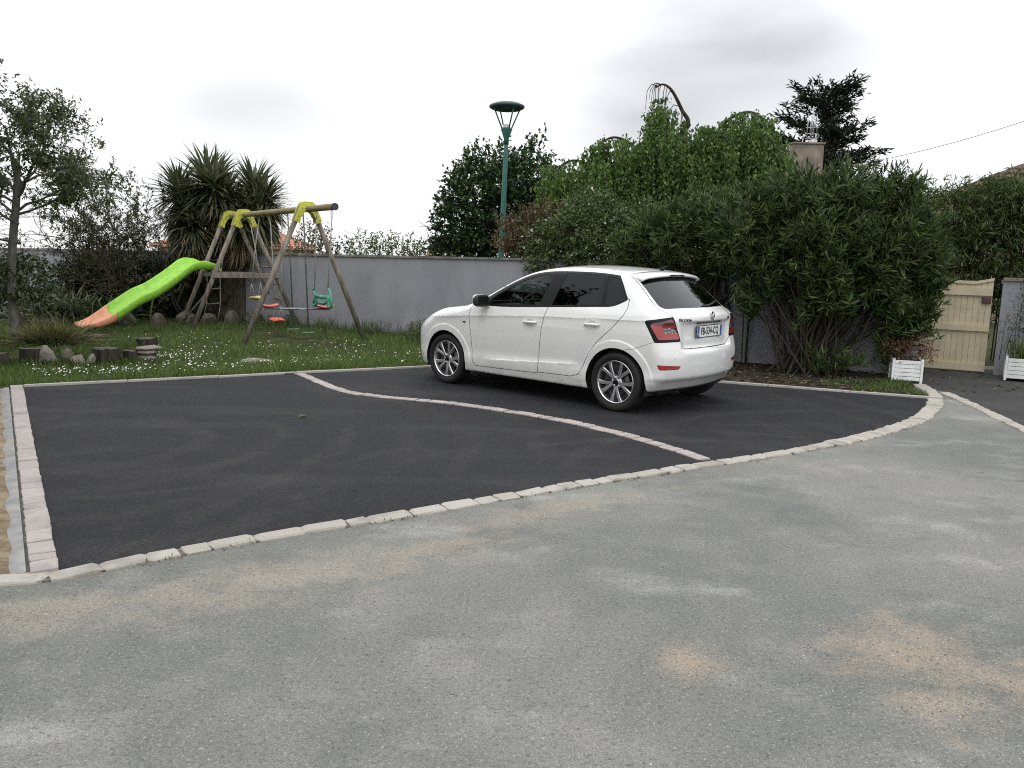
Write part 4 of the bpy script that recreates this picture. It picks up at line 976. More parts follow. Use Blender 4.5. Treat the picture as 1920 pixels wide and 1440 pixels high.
# --- street lamp
LX, LY = -0.30, 17.9
lamp = empty('street_lamp', (LX, LY, 0)); tag(lamp, 'green street lamp with disc head on four struts behind the wall', 'street lamp')
lean = Vector((.028, 0, 1))
MB().tube([Vector((-.045, 0, -.1)), Vector((-.045, 0, 0)) + lean * 1.2, Vector((-.045, 0, 0)) + lean * 3.9, Vector((-.045, 0, 0)) + lean * 4.08], [.075, .068, .048, .047], 16).build('pole', MATS['lamp_green'], lamp)
top = Vector((-.045, 0, 0)) + lean * 3.98
def ll(prof, nm_, mm, par=lamp, n=28): b = MB(); b.lathe(prof, top, 'z', n); return b.build(nm_, MATS[mm], par)
ll([(.0, -.02), (.052, -.02), (.056, .10), (.062, .12), (.125, .30), (.128, .325), (.10, .33), (.0, .33)], 'cone_base', 'lamp_green')
ll([(.075, .331), (.08, .37), (.07, .40), (.0, .41)], 'lamp_glass', 'opal_glass')
hd = ll([(.0, .70), (.16, .685), (.30, .705), (.375, .745), (.385, .775), (.37, .80), (.25, .845), (.0, .87)], 'disc_head', 'lamp_dark_green', n=40)
b = MB(); b.lathe([(.0, .66), (.05, .668), (.055, .69)], top, 'z', 14); b.build('reflector_boss', MATS['lamp_dark_green'], hd)
for k in range(4):
    a = math.radians(28 + 90 * k); c_, s_ = math.cos(a), math.sin(a)
    MB().tube([top + Vector((.105 * c_, .105 * s_, .30)), top + Vector((.315 * c_, .315 * s_, .735))], .0155, 8).build('strut', MATS['lamp_dark_green'], lamp)

# --- far house with orange tiles (left) and the house behind the oleander (right)
def tiled_slope(o, ex, ey, w0, w1, ln, m, parent, pitch_cols=.25, rows=10, name='roof_tiles'):
    """rows of half-round tiles as real relief: one corrugated sheet per slope; w0 ridge half-widths, w1 eaves"""
    mb = MB(); en = ex.cross(ey).normalized()
    if en.z < 0: en = -en
    ncol = max(4, int(2 * max(w0, w1) / pitch_cols)); sub = 6; vs = []; m_ = ncol * sub + 1
    for r in range(rows):
        for e in (0, 1):
            t = (r + e) / rows; hw = w0 + (w1 - w0) * t
            for i in range(m_):
                u = -1 + 2 * i / (m_ - 1); ph = (i % sub) / sub
                h = .045 * abs(math.sin(math.pi * i / sub)) + (.03 if e else .0)
                vs.append(o + ex * (u * hw) + ey * (ln * t) + en * h)
    fs = [((2 * r) * m_ + i, (2 * r) * m_ + i + 1, (2 * r + 1) * m_ + i + 1, (2 * r + 1) * m_ + i) for r in range(rows) for i in range(m_ - 1)]
    fs += [((2 * r + 1) * m_ + i, (2 * r + 1) * m_ + i + 1, (2 * r + 2) * m_ + i + 1, (2 * r + 2) * m_ + i) for r in range(rows - 1) for i in range(m_ - 1)]
    return mb.add(vs, fs).build(name, m, parent)
def hip_house(name, loc, rz, L, W, eave, ridge, wallm, tilem, label, over=.35):
    h = empty(name, loc, rz); tag(h, label, 'house')
    MB().box((0, 0, eave / 2 - .2), (L, W, eave + .4)).build('wall', MATS[wallm], h)
    hl, hw = L / 2 + over, W / 2 + over; rl = max(.01, hl - hw); X, Y, Z = Vector((1, 0, 0)), Vector((0, 1, 0)), Vector((0, 0, 1)); rise = ridge - eave
    rf = MB().box((0, 0, eave - .04), (2 * hl, 2 * hw, .10)).build('roof', MATS[tilem], h)
    for s_ in (1, -1):
        ey = Vector((0, s_ * hw, -rise)); ln = ey.length; tiled_slope(Vector((0, 0, ridge)), X * s_, ey / ln, rl, hl, ln, MATS[tilem], rf)
        ey = Vector((s_ * (hl - rl), 0, -rise)); ln = ey.length; tiled_slope(Vector((s_ * rl, 0, ridge)), Y * -s_, ey / ln, .01, hw, ln, MATS[tilem], rf)
    return h
h1 = hip_house('tiled_house', (-12.7, 37.6, 0), math.radians(-4), 5.4, 4.6, 1.82, 2.92, 'cream_render', 'orange_tile', 'low cream house with orange tiled roof beyond the wall, behind the swings', .3)
MB().box((1.5, -2.32, .95), (.9, .06, .9)).build('window', simple('far_pane', (.05, .055, .06), .15, var=.1), h1)
h2 = hip_house('bungalow', (18.6, 26.5, 0), math.radians(-20), 13.0, 9.0, 2.75, 4.95, 'chimney_render', 'brown_tile', 'brown tiled house roof rising above the bamboo at the right edge', .4)
ch = MB().box((0, 0, 2.6), (.88, .62, 4.7), bevel=.02).build('chimney', MATS['chimney_render'], None); ch.location = (8.35, 24.0, 0)
tag(ch, 'rendered chimney stack with antenna rising above the oleander', 'chimney')
MB().box((0, 0, 4.97), (.94, .68, .05), bevel=.01).build('chimney_cap', MATS['chimney_render'], ch)
MB().lathe([(.11, 4.99), (.11, 5.10), (.10, 5.11), (.0, 5.12)], (.22, 0, 0), 'z', 16).build('flue', MATS['galvanised'], ch)
an = MB()
for dx in (-.10, .0, .10, .20): an.tube([(.12 + dx, 0, 5.12), (.12 + dx * .8, 0, 5.82)], .012, 5)
for z in (5.14, 5.28, 5.45, 5.62): an.tube([(-.02, 0, z), (.36, 0, z)], .010, 5)
an.tube([(.16, 0, 5.0), (.16, 0, 6.05)], .014, 6); an.tube([(.02, 0, 5.95), (.26, 0, 6.0)], .008, 5)
an.build('antenna_cage', MATS['galvanised'], ch)
fin = MB(); fin.lathe([(.12, 0), (.12, 1.50), (.17, 1.52), (.17, 1.60), (.11, 1.63), (.13, 1.70), (.10, 1.80), (.0, 1.83)], (0, 0, 0), 'z', 14)
fo = fin.build('pillar_finial', MATS['cream_render']); fo.location = (-2.10, 20.6, 0); tag(fo, 'small cream pillar finial peeping over the wall left of the round tree', 'finial')
# overhead cable
a, b_ = Vector((10.0, 26.5, 4.62)), Vector((12.6, 17.5, 5.35))
cb = MB().tube([a + (b_ - a) * t - Vector((0, 0, .25 * 4 * t * (1 - t))) for t in np.linspace(0, 1, 14)], .008, 5).build('overhead_cable', simple('cable', (.12, .12, .12), .6), None)
tag(cb, 'thin overhead cable sloping up to the right across the sky', 'cable')

# --- planters
def planter(loc, rz, w, d, h, label, slats=5):
    p = empty('planter_box', loc, rz); tag(p, label, 'planter', 'white slatted planter boxes')
    for sx in (-1, 1):
        for sy in (-1, 1): MB().box((sx * (w / 2 - .015), sy * (d / 2 - .015), h / 2 + .01), (.032, .032, h + .02), bevel=.004).build('corner_post', MATS['white_wood'], p)
    sh = (h - .03) / slats
    for i in range(slats):
        z = .03 + sh * (i + .5)
        for sy in (-1, 1): MB().box((0, sy * (d / 2 - .016), z), (w - .066, .016, sh - .006), bevel=.002).build('slat', MATS['white_wood'], p)
        for sx in (-1, 1): MB().box((sx * (w / 2 - .016), 0, z), (.016, d - .066, sh - .006), bevel=.002).build('slat', MATS['white_wood'], p)
    MB().box((0, 0, .04 + (h - .06) / 2), (w - .055, d - .055, h - .08)).build('soil', MATS['dark_soil'], p)
    return p
planter((5.27, 10.64, .012), math.radians(-20), .37, .42, .30, 'small white slatted planter under the oleander by the cream gate')
planter((7.28, 10.86, .012), math.radians(-30), .95, .40, .31, 'long white slatted planter with bamboo grass at the right edge')
# ================================================================== SWING SET
def wood(name, a, b, stretch):
    s = NB(name); f = s.noise(14, 5, .6, stretch=stretch); k = s.noise(3, 3)
    s.set(Base_Color=s.mix(s.rng(f, .35, .65), a, b), Roughness=.85, Specular_IOR_Level=.2); s.bump(f, .4, .006); return s.m
wood('old_timber', (0.15, 0.13, 0.105), (0.27, 0.24, 0.20), (1, 1, .15)); wood('pale_timber', (0.20, 0.165, 0.085), (0.30, 0.26, 0.15), (1, 1, 1))
simple('yellow_plastic', (0.55, 0.56, 0.06), .55, var=.14, vscale=12); simple('lime_plastic', (0.27, 0.57, 0.05), .5, var=.12, vscale=9, bump=.15, bscale=14)
simple('salmon_plastic', (0.70, 0.33, 0.19), .55, var=.12, vscale=9); simple('red_plastic', (0.62, 0.12, 0.085), .45, var=.10); simple('green_plastic', (0.05, 0.27, 0.17), .4, var=.08)
simple('cream_plastic', (0.60, 0.50, 0.20), .45, var=.08); simple('rope', (0.34, 0.32, 0.29), .9, var=.2); simple('grey_steel', (0.26, 0.27, 0.28), .45, metal=.6, var=.2)
BD = Vector((-.586, .810, 0)); PD = Vector((.810, .586, 0)); UZ = Vector((0, 0, 1))
APR = Vector((-3.48, 13.60, 0)); AP2 = Vector((-5.43, 16.30, 0)); AP3 = Vector((-5.95, 17.01, 0)); ZB = 2.28
sw0 = APR.copy(); frame = empty('swing_set', sw0); tag(frame, 'timber swing frame with three yellow-bracketed leg pairs on the lawn', 'swing set')
R0 = lambda p: Vector(p) - sw0
bend_r = APR - BD * 1.16 + UZ * (ZB - .015); bend_l = AP3 + BD * .97 + UZ * (ZB + .01)
MB().tube([R0(bend_r + (bend_l - bend_r) * t) for t in np.linspace(0, 1, 10)], .052, 14).build('top_beam', MATS['pale_timber'], frame)
MB().tube([R0(bend_r - (bend_l - bend_r).normalized() * .012), R0(bend_r + (bend_l - bend_r).normalized() * .03)], .057, 14).build('beam_end_cap', simple('dark_cap', (.03, .03, .05), .5), frame)
legs = {}
for ap, sp, key in ((APR, 1.06, 'r'), (AP2, 1.10, 'm'), (AP3, 1.10, 'l')):
    for sg in (-1, 1):
        topp = ap + PD * (.10 * sg) + UZ * (ZB + .02); foot = ap + PD * (sp * sg) - UZ * .05
        if key == 'r' and sg < 0: foot += Vector((-.10, .02, 0))
        legs[(key, sg)] = (topp, foot)
        MB().tube([R0(topp), R0(topp.lerp(foot, .5)), R0(foot)], [.044, .045, .045], 12).build('leg', MATS['old_timber'], frame)
    for off in (-.068, .068):      # two cheek plates each side of the beam
        o = R0(ap + BD * off + UZ * ZB); K = .84
        outer = [(-.085, .115), (.085, .115), (.125, .09), (.20, -.05), (.285, -.26), (.21, -.30), (.17, -.30), (.155, -.20)] + [(.13 * math.sin(t), -.20 + .13 * math.cos(t)) for t in np.linspace(1.4, -1.4, 9)] + [(-.155, -.20), (-.17, -.30), (-.21, -.30), (-.285, -.26), (-.20, -.05), (-.125, .09)]
        MB().prism([(u * K, v * K + .012) for u, v in outer], -.009, .009, (o, PD, UZ, BD)).build('bracket', MATS['yellow_plastic'], frame)
    for (u, z) in ((-.165, -.13), (.165, -.13), (-.10, 0), (.10, 0), (-.195, -.20), (.195, -.20)):
        o = R0(ap + PD * u + UZ * (ZB + z)); MB().tube([o - BD * .085, o + BD * .085], .011, 8).build('bolt', MATS['grey_steel'], frame)
def onleg(k, sg, z):
    t_, f_ = legs[(k, sg)]; q = (t_.z - z) / (t_.z - f_.z); return t_.lerp(f_, q)
# platform bar across the tower legs, cross braces, back ladder rungs
for k in ('m', 'l'):
    a, b_ = onleg(k, -1, 1.09), onleg(k, 1, 1.07); dx = BD * (-.06 if k == 'm' else .06)
    c_ = (a + b_) / 2 + dx; MB().box(R0(c_), ((b_ - a).length + .1, .035, .10), Matrix.Rotation(math.atan2(PD.y, PD.x), 3, 'Z'), .005).build('platform_bar', MATS['old_timber'], frame)
for z in (.25, .58, .90, 1.25): MB().tube([R0(onleg('m', 1, z)), R0(onleg('l', 1, z))], .017, 8).build('ladder_rung', MATS['old_timber'], frame)
for z in (1.15,): MB().tube([R0(onleg('m', -1, z)), R0(onleg('l', -1, z))], .022, 8).build('tower_rail', MATS['old_timber'], frame)
MB().tube([R0(onleg('m', -1, .75)), R0(onleg('l', -1, .12))], .020, 8).build('tower_brace', MATS['old_timber'], frame)
hook = MB();
# --- slide
def slide():
    st = onleg('m', -1, 1.15).lerp(onleg('l', -1, 1.15), .5); D = -PD
    D = Vector((math.cos(math.radians(226)), math.sin(math.radians(226)), 0)); LD = Vector((-D.y, D.x, 0)); p0 = st + D * -.12; root = empty('slide', (p0.x, p0.y, 0)); tag(root, 'lime green wavy slide with salmon run-out leading onto the lawn', 'slide')
    prof = catmull([(0, 1.20), (.16, 1.21), (.40, 1.235), (.60, 1.19), (.95, .94), (1.30, .72), (1.60, .585), (1.95, .36), (2.18, .215), (2.36, .13), (2.60, .10)], 6)
    cross = [(-.31, .065), (-.30, .085), (-.27, .085), (-.25, .065), (-.21, .0), (-.12, -.025), (.0, -.03), (.12, -.025), (.21, .0), (.25, .065), (.27, .085), (.30, .085), (.31, .065), (.305, .0), (.265, -.085), (0, -.10), (-.265, -.085), (-.305, .0)]
    n = len(cross)
    def seg(i0, i1, nm_, m):
        vs = []
        for i in range(i0, i1):
            u, z = prof[i]; fl = 1.0
            rise = min(1, max(.25, (u + .02) / .3)) * min(1, max(.30, (2.75 - u) / .45))
            for cx, cz in cross: vs.append(D * u + LD * (cx * .84) + UZ * (z + .06 - .20 * cx * min(1, max(0, (u - .15) / .5)) * min(1, max(0.2, (2.6 - u) / .5)) + (cz * rise if cz > 0 else cz * (1 if u < 2.0 else max(.35, (2.7 - u) / .7)))))
        m_ = i1 - i0
        fs = [(i * n + k, i * n + (k + 1) % n, (i + 1) * n + (k + 1) % n, (i + 1) * n + k) for i in range(m_ - 1) for k in range(n)] + [tuple(range(n - 1, -1, -1)), tuple((m_ - 1) * n + k for k in range(n))]
        return MB().add(vs, fs, True).build(nm_, m, root)
    cutx = int(np.argmin(abs(prof[:, 0] - 2.02)))
    seg(0, cutx + 1, 'chute', MATS['lime_plastic']); seg(cutx, len(prof), 'run_out', MATS['salmon_plastic'])
    for u, z in ((.0, 1.17),): MB().box(D * u + UZ * z, (.06, .50, .05), Matrix.Rotation(math.atan2(D.y, D.x), 3, 'Z'), .012).build('top_lip', MATS['lime_plastic'], root)
slide()
# --- hanging things
def hang(root, p, z0, nm_='rope', r=.009, m='rope', dz=0.0, sway=Vector((0, 0, 0))):
    o = root.location; a = Vector((p.x, p.y, ZB - .05)) - o; b_ = Vector((p.x, p.y, z0)) + sway - o
    rp = MB().tube([a - UZ * .12, a.lerp(b_, .5), b_], r, 6).build(nm_, MATS[m], root)
    hk = MB().tube([a + UZ * .06, a - UZ * .03], .008, 6); hk.tube([a + Vector((.018 * math.cos(t), 0, -.05 + .022 * math.sin(t))) for t in np.linspace(0, 6.28, 9)], .005, 5); hk.tube([a + Vector((0, .014 * math.cos(t), -.10 + .03 * math.sin(t))) for t in np.linspace(0, 6.28, 9)], .005, 5); hk.build('hook', MATS['grey_steel'], rp)
    return rp
bz = lambda d: APR + BD * d
# green two-seat swing on the overhang
g0 = bz(-.57); gs = empty('glider_swing', (g0.x, g0.y, 0)); tag(gs, 'green plastic back-to-back rider swing hanging at the right end', 'swing')
for d, e in ((-1.04, -.84), (-.41, -.29)): hang(gs, bz(d), .97, sway=BD * (e - d))
gf = (Vector((0, 0, 0)), -BD, UZ, PD)
def bar(pts, r, nm_): MB().tube([(-BD) * (u * 1.52) + UZ * (z * .80 + .235) for u, z in pts], r, 10).build(nm_, MATS['green_plastic'], gs)
bar([(-.19, .93), (-.215, .90), (-.20, .84), (-.145, .755), (-.20, .66), (-.235, .61), (-.22, .57), (-.18, .565), (-.15, .60), (-.14, .66)], .024, 'side_frame')
bar([(.19, .93), (.225, .90), (.255, .72), (.265, .62), (.245, .575), (.205, .57), (.175, .61), (.185, .72), (.16, .80)], .024, 'side_frame')
bar([(-.15, .765), (0, .755), (.17, .765)], .030, 'seat'); bar([(-.15, .69), (-.05, .64), (.05, .63), (.17, .68)], .026, 'foot_rest')
# face-to-face glider with red seats
f0 = bz(.53); fg = empty('face_to_face_swing', (f0.x, f0.y, 0)); tag(fg, 'see-saw swing with grey bar and two red seats between the legs', 'swing')
for u in (-.40, .40):
    rr = MB().tube([R0(Vector(f0)) * 0 + BD * u * -.9 + UZ * (ZB - .06), BD * u * -.9 + PD * .02 + UZ * 1.9, BD * u * -.9 + PD * .06 + UZ * .20], .013, 8).build('hanger_rod', MATS['grey_steel'], fg)
    MB().box(BD * u * -.9 + PD * .06 + UZ * .19, (.22, .05, .025), Matrix.Rotation(math.atan2(PD.y, PD.x), 3, 'Z'), .01).build('foot_rest', simple('faded_green', (.10, .19, .14), .7) if 'faded_green' not in MATS else MATS['faded_green'], fg)
cross_d = PD.copy(); MB().tube([BD * -.38 + UZ * .585, BD * .38 + UZ * .585], .014, 8).build('cross_bar', MATS['grey_steel'], fg)
MB().tube([cross_d * -.58 + UZ * .60, cross_d * .60 + UZ * .56], .016, 8).build('seat_bar', MATS['grey_steel'], fg)
def saddle(c, d, parent, m, nm_='seat', L=.34, W=.20, H=.05):
    sd = Vector((-d.y, d.x, 0)); vs = []; nu, nvv = 13, 12
    for i in range(nu):
        t = i / (nu - 1) * 2 - 1; w = W * (.30 + .26 * t * t + .10 * t) * math.sqrt(max(0.0, 1 - t ** 8)) + .004
        zc = .035 * t * t
        for k in range(nvv):
            a = 2 * math.pi * k / nvv; vs.append(c + d * (t * L / 2) + sd * (w * math.cos(a)) + UZ * (zc + H / 2 * math.sin(a) * math.sqrt(max(.05, 1 - t ** 8))))
    fs = [(i * nvv + k, i * nvv + (k + 1) % nvv, (i + 1) * nvv + (k + 1) % nvv, (i + 1) * nvv + k) for i in range(nu - 1) for k in range(nvv)] + [tuple(range(nvv - 1, -1, -1)), tuple((nu - 1) * nvv + k for k in range(nvv))]
    return MB().add(vs, fs, True).build(nm_, MATS[m], parent)
saddle(cross_d * -.50 + UZ * .635, cross_d, fg, 'red_plastic'); saddle(cross_d * .52 + UZ * .60, -cross_d, fg, 'red_plastic')
# red plank swing and yellow disc swing
def seat_swing(d, gap, z, m, label, turn, w=.40):
    c_ = bz(d); r = empty('hanging_swing', (c_.x, c_.y, 0)); tag(r, label, 'swing')
    sd = (BD * math.cos(turn) + PD * math.sin(turn)).normalized()
    for sg in (-1, 1):
        o = r.location; pt = bz(d + gap * sg); b_ = sd * (gap * sg * .92) + UZ * (z + .04); hang(r, pt, z + .30, sway=(b_ - (pt - c_)) * Vector((1, 1, 0)))
        MB().tube([b_ + UZ * .26, b_ + PD * .05], .006, 5).build('seat_cord', MATS['rope'], r); MB().tube([b_ + UZ * .26, b_ - PD * .05], .006, 5).build('seat_cord', MATS['rope'], r)
    saddle(UZ * z, sd, r, m, 'seat', w, .26, .055)
seat_swing(1.48, .30, .30, 'red_plastic', 'red moulded plastic swing seat hanging low in front', .15, .56)
seat_swing(2.68, .24, .65, 'cream_plastic', 'pale yellow swing seat hanging left of the near leg', .7, .42)
# rope ladder in the tower bay
l0 = bz(4.80); rl = empty('rope_ladder', (l0.x, l0.y, 0)); tag(rl, 'rope ladder with wooden rungs hanging from the left end of the beam', 'ladder')
la = (PD * .55 + BD * -.8).normalized() * .17
shift = -PD * .22
for sg in (-1, 1): MB().tube([UZ * (ZB - .06), la * sg + shift * .4 + UZ * 1.75, la * sg + shift + UZ * 1.0, la * sg * 1.05 + shift * 1.1 + UZ * .45, la * sg * 1.2 + shift * 1.5 + UZ * .03], .009, 6).build('rope', MATS['rope'], rl)
for z, t in ((1.72, .42), (1.36, .7), (1.06, 1.0), (.74, 1.05), (.42, 1.12)): MB().tube([la * -1.15 + shift * t + UZ * (z - .01), la * 1.15 + shift * t + UZ * (z + .03)], .016, 8).build('rung', MATS['old_timber'], rl)
# ================================================================== VEGETATION
leaf_mat('oleander_leaf', (0.024, 0.048, 0.013), (0.052, 0.090, 0.025), (0.125, 0.160, 0.060), .55, .25, .2)
leaf_mat('weeping_leaf', (0.048, 0.096, 0.020), (0.098, 0.172, 0.040), (0.185, 0.265, 0.078), .5, .38, .3)
leaf_mat('round_leaf', (0.0162, 0.0365, 0.0162), (0.0378, 0.0758, 0.0270), (0.1013, 0.1572, 0.0540), .42, .25)
leaf_mat('rose_leaf', (0.0364, 0.0676, 0.0196), (0.0812, 0.1250, 0.0392), (0.1680, 0.2205, 0.0770), .5, .3)
leaf_mat('russet_leaf', (0.0780, 0.0519, 0.0286), (0.1235, 0.0901, 0.0468), (0.1560, 0.1365, 0.0650), .5, .3)
leaf_mat('conifer_leaf', (0.0125, 0.0200, 0.0150), (0.0225, 0.0350, 0.0225), (0.0400, 0.0550, 0.0350), .6, .1)
leaf_mat('tree_leaf', (0.042, 0.062, 0.026), (0.080, 0.108, 0.042), (0.14, 0.165, 0.07), .5, .35)
leaf_mat('magnolia_leaf', (0.042, 0.052, 0.026), (0.078, 0.092, 0.045), (0.13, 0.14, 0.075), .5, .3)
leaf_mat('cordyline_leaf', (0.050, 0.064, 0.034), (0.105, 0.124, 0.062), (0.21, 0.205, 0.115), .45, .3)
leaf_mat('dry_leaf', (0.11, 0.085, 0.05), (0.17, 0.135, 0.085), (0.24, 0.20, 0.13), .8, .15)
leaf_mat('bamboo_leaf', (0.036, 0.066, 0.017), (0.070, 0.112, 0.030), (0.140, 0.165, 0.055), .5, .3)
leaf_mat('dark_frond', (0.0130, 0.0182, 0.0117), (0.0260, 0.0338, 0.0195), (0.0468, 0.0546, 0.0312), .6, .1)
leaf_mat('strap_leaf', (0.0364, 0.0585, 0.0260), (0.0715, 0.1040, 0.0442), (0.1430, 0.1690, 0.0845), .4, .2)
leaf_mat('sedge_leaf', (0.0688, 0.0813, 0.0275), (0.1250, 0.1313, 0.0475), (0.2125, 0.1938, 0.0813), .6, .25)
leaf_mat('grass_blade', (0.064, 0.112, 0.026), (0.115, 0.185, 0.046), (0.20, 0.245, 0.082), .6, .38)
leaf_mat('weed_leaf', (0.0450, 0.0750, 0.0240), (0.0825, 0.1230, 0.0420), (0.1500, 0.1800, 0.0675), .6, .3)
leaf_mat('litter_leaf', (0.05, 0.036, 0.022), (0.10, 0.075, 0.045), (0.20, 0.165, 0.11), .9, .05)
leaf_mat('red_twig_leaf', (0.10, 0.032, 0.022), (0.15, 0.065, 0.04), (0.13, 0.11, 0.05), .6, .2)
simple('daisy_white', (0.78, 0.78, 0.74), .7, var=.05); simple('rose_petal', (0.75, 0.72, 0.62), .7, var=.1)
def bark(name, a, b):
    s = NB(name); f = s.noise(22, 5, .6, stretch=(1, 1, .3)); s.set(Base_Color=s.mix(s.rng(f, .35, .65), a, b), Roughness=.95, Specular_IOR_Level=.1); s.bump(f, .7, .01); return s.m
bark('grey_bark', (0.10, 0.098, 0.09), (0.18, 0.175, 0.16)); bark('limb_bark', (0.030, 0.026, 0.022), (0.065, 0.056, 0.046)); bark('brown_bark', (0.045, 0.036, 0.027), (0.095, 0.078, 0.058)); bark('cordyline_bark', (0.060, 0.048, 0.036), (0.12, 0.098, 0.075)); bark('cane', (0.030, 0.028, 0.020), (0.062, 0.056, 0.040))
N3 = lambda n, s: rng.normal(0, s, (n, 3))
def plant(name, loc, label, cat, group=None): return tag(empty(name, loc), label, cat, group)
def rel(P, root): return np.asarray(P, float) - np.array(root.location)

# ---- oleanders: many canes fanning from the base, whorls of lance leaves on the upper branchlets
def oleander(root, base, blobs, ncane, ntip, per, seed, leaf_len=.155):
    tips, od = blob_points(blobs, ntip, shell=.62)
    keep = tips[:, 2] > .15 + np.where(tips[:, 0] > base[0] + .4, .10, .42) * np.hypot(tips[:, 0] - base[0], tips[:, 1] - base[1]); tips, od = tips[keep], od[keep]
    ax = unit(od * .75 + N3(len(tips), .35) + [0, 0, .55])
    n = len(tips); t = rng.random((n, per)); L = .34
    P = tips[:, None] - ax[:, None] * ((1 - t) * L)[..., None]
    rad = unit(rng.normal(0, 1, (n, per, 3))); rad = unit(rad - ax[:, None] * (rad * ax[:, None]).sum(-1, keepdims=True))
    D = unit(rad * (.95 - .55 * t)[..., None] + ax[:, None] * (.45 + .5 * t)[..., None])
    ln = leaf_len * rng.uniform(.65, 1.15, (n, per)) * (1.05 - .25 * t)
    leaves('leaves', rel(P.reshape(-1, 3), root), D.reshape(-1, 3), ln.ravel(), ln.ravel() * .145, MATS['oleander_leaf'], root, up=unit(ax[:, None] - D * .1 + rng.normal(0, .2, D.shape)).reshape(-1, 3), droop=.16, long=True)
    mb = MB(); sel = rng.choice(n, min(n, ncane), replace=False)
    for i in sel:
        q = tips[i]; b = np.array([base[0] + random.gauss(0, base[2]), base[1] + random.gauss(0, base[2] * .7), -.02]); m1 = b + (q - b) * .45 + [0, 0, .18] + rng.normal(0, .05, 3)
        mb.tube(rel(catmull([b, m1, q], 4), root), list(np.linspace(random.uniform(.011, .020), .004, 9)), 5, cap=False)
    mb.build('canes', MATS['cane'], root)
ob = plant('oleander_shrub', (4.15, 11.15, 0), 'large dark oleander with bare canes at its foot, right of the car', 'shrub', 'oleanders')
oleander(ob, (4.15, 11.15, .20), [(4.25, 11.35, 2.0, 1.0, .9, .82), (3.35, 11.55, 2.05, .75, .7, .62), (5.05, 11.15, 1.95, .80, .75, .78), (4.55, 11.2, 2.45, .65, .6, .50), (3.85, 11.4, 2.45, .60, .6, .50), (5.45, 11.1, 1.6, .45, .55, .55), (4.5, 10.85, 1.55, .75, .45, .55), (5.1, 11.0, 2.55, .42, .4, .36), (3.6, 11.2, 1.6, .5, .45, .40), (5.2, 10.9, 1.15, .45, .4, .40), (4.2, 10.9, 1.1, .45, .35, .35), (5.35, 10.95, .85, .35, .3, .35), (4.35, 10.75, .32, .45, .2, .20), (5.62, 11.0, 1.50, .32, .4, .40), (5.50, 10.95, .95, .35, .3, .36), (5.15, 10.95, .55, .26, .2, .28), (3.4, 11.3, 1.15, .35, .3, .3)], 140, 2450, 22, 1)
oa = plant('oleander_shrub', (2.75, 12.35, 0), 'lower oleander behind the car roof, left of the big one', 'shrub', 'oleanders')
oleander(oa, (2.85, 12.35, .28), [(2.55, 12.35, 1.85, .80, .55, .60), (3.15, 12.25, 2.05, .60, .55, .62), (1.95, 12.75, 1.75, .50, .5, .45), (2.75, 12.3, 2.3, .5, .5, .36), (2.2, 12.6, 2.05, .45, .5, .35)], 80, 720, 22, 2)

# ---- round dark tree behind the lamp
rt = plant('broadleaf_tree', (-.45, 20.2, 0), 'dense rounded dark green tree behind the street lamp', 'tree')
rb = [(-.55, 20.2, 2.55, 1.25, 1.2, 1.15), (.15, 20.2, 2.75, .95, 1.0, 1.15), (-1.25, 20.1, 2.0, .70, .8, .85), (-.6, 20.2, 3.35, .85, .8, .70), (.35, 20.2, 3.4, .55, .6, .65), (-.2, 20.0, 1.6, 1.5, 1.0, .8), (.55, 20.0, 2.2, .6, .7, .9), (-1.45, 20.1, 1.5, .55, .6, .5), (-.95, 20, 3.0, .7, .6, .6)]
P, O = blob_points(rb, 2300, .6); b, d = twig_leaves(P, O + [0, 0, .5], 11, .34, .4)
P2 = np.array([[-.9, 20.1, 3.75], [.45, 20.1, 3.95], [-.35, 20.1, 3.9], [.75, 20.2, 3.55], [-1.5, 20.1, 3.1], [.15, 20.1, 3.8], [.95, 20.1, 3.1], [-1.9, 20.1, 2.4], [-1.15, 20.1, 3.6]])
b2, d2 = twig_leaves(np.repeat(P2, 5, 0) + N3(45, .12), np.tile([0, 0, 1.0], (45, 1)), 14, .62, .22); b, d = np.concatenate([b, b2]), np.concatenate([d, d2])
leaves('crown', rel(b, rt), d, rng.uniform(.085, .14, len(b)), rng.uniform(.05, .08, len(b)), MATS['round_leaf'], rt)
mb = MB(); tp = []
grow(mb, rel((-.4, 20.2, -.1), rt), (0, 0, 1), 1.5, .11, 3, tp, spread=.55); mb.build('trunk', MATS['brown_bark'], rt)

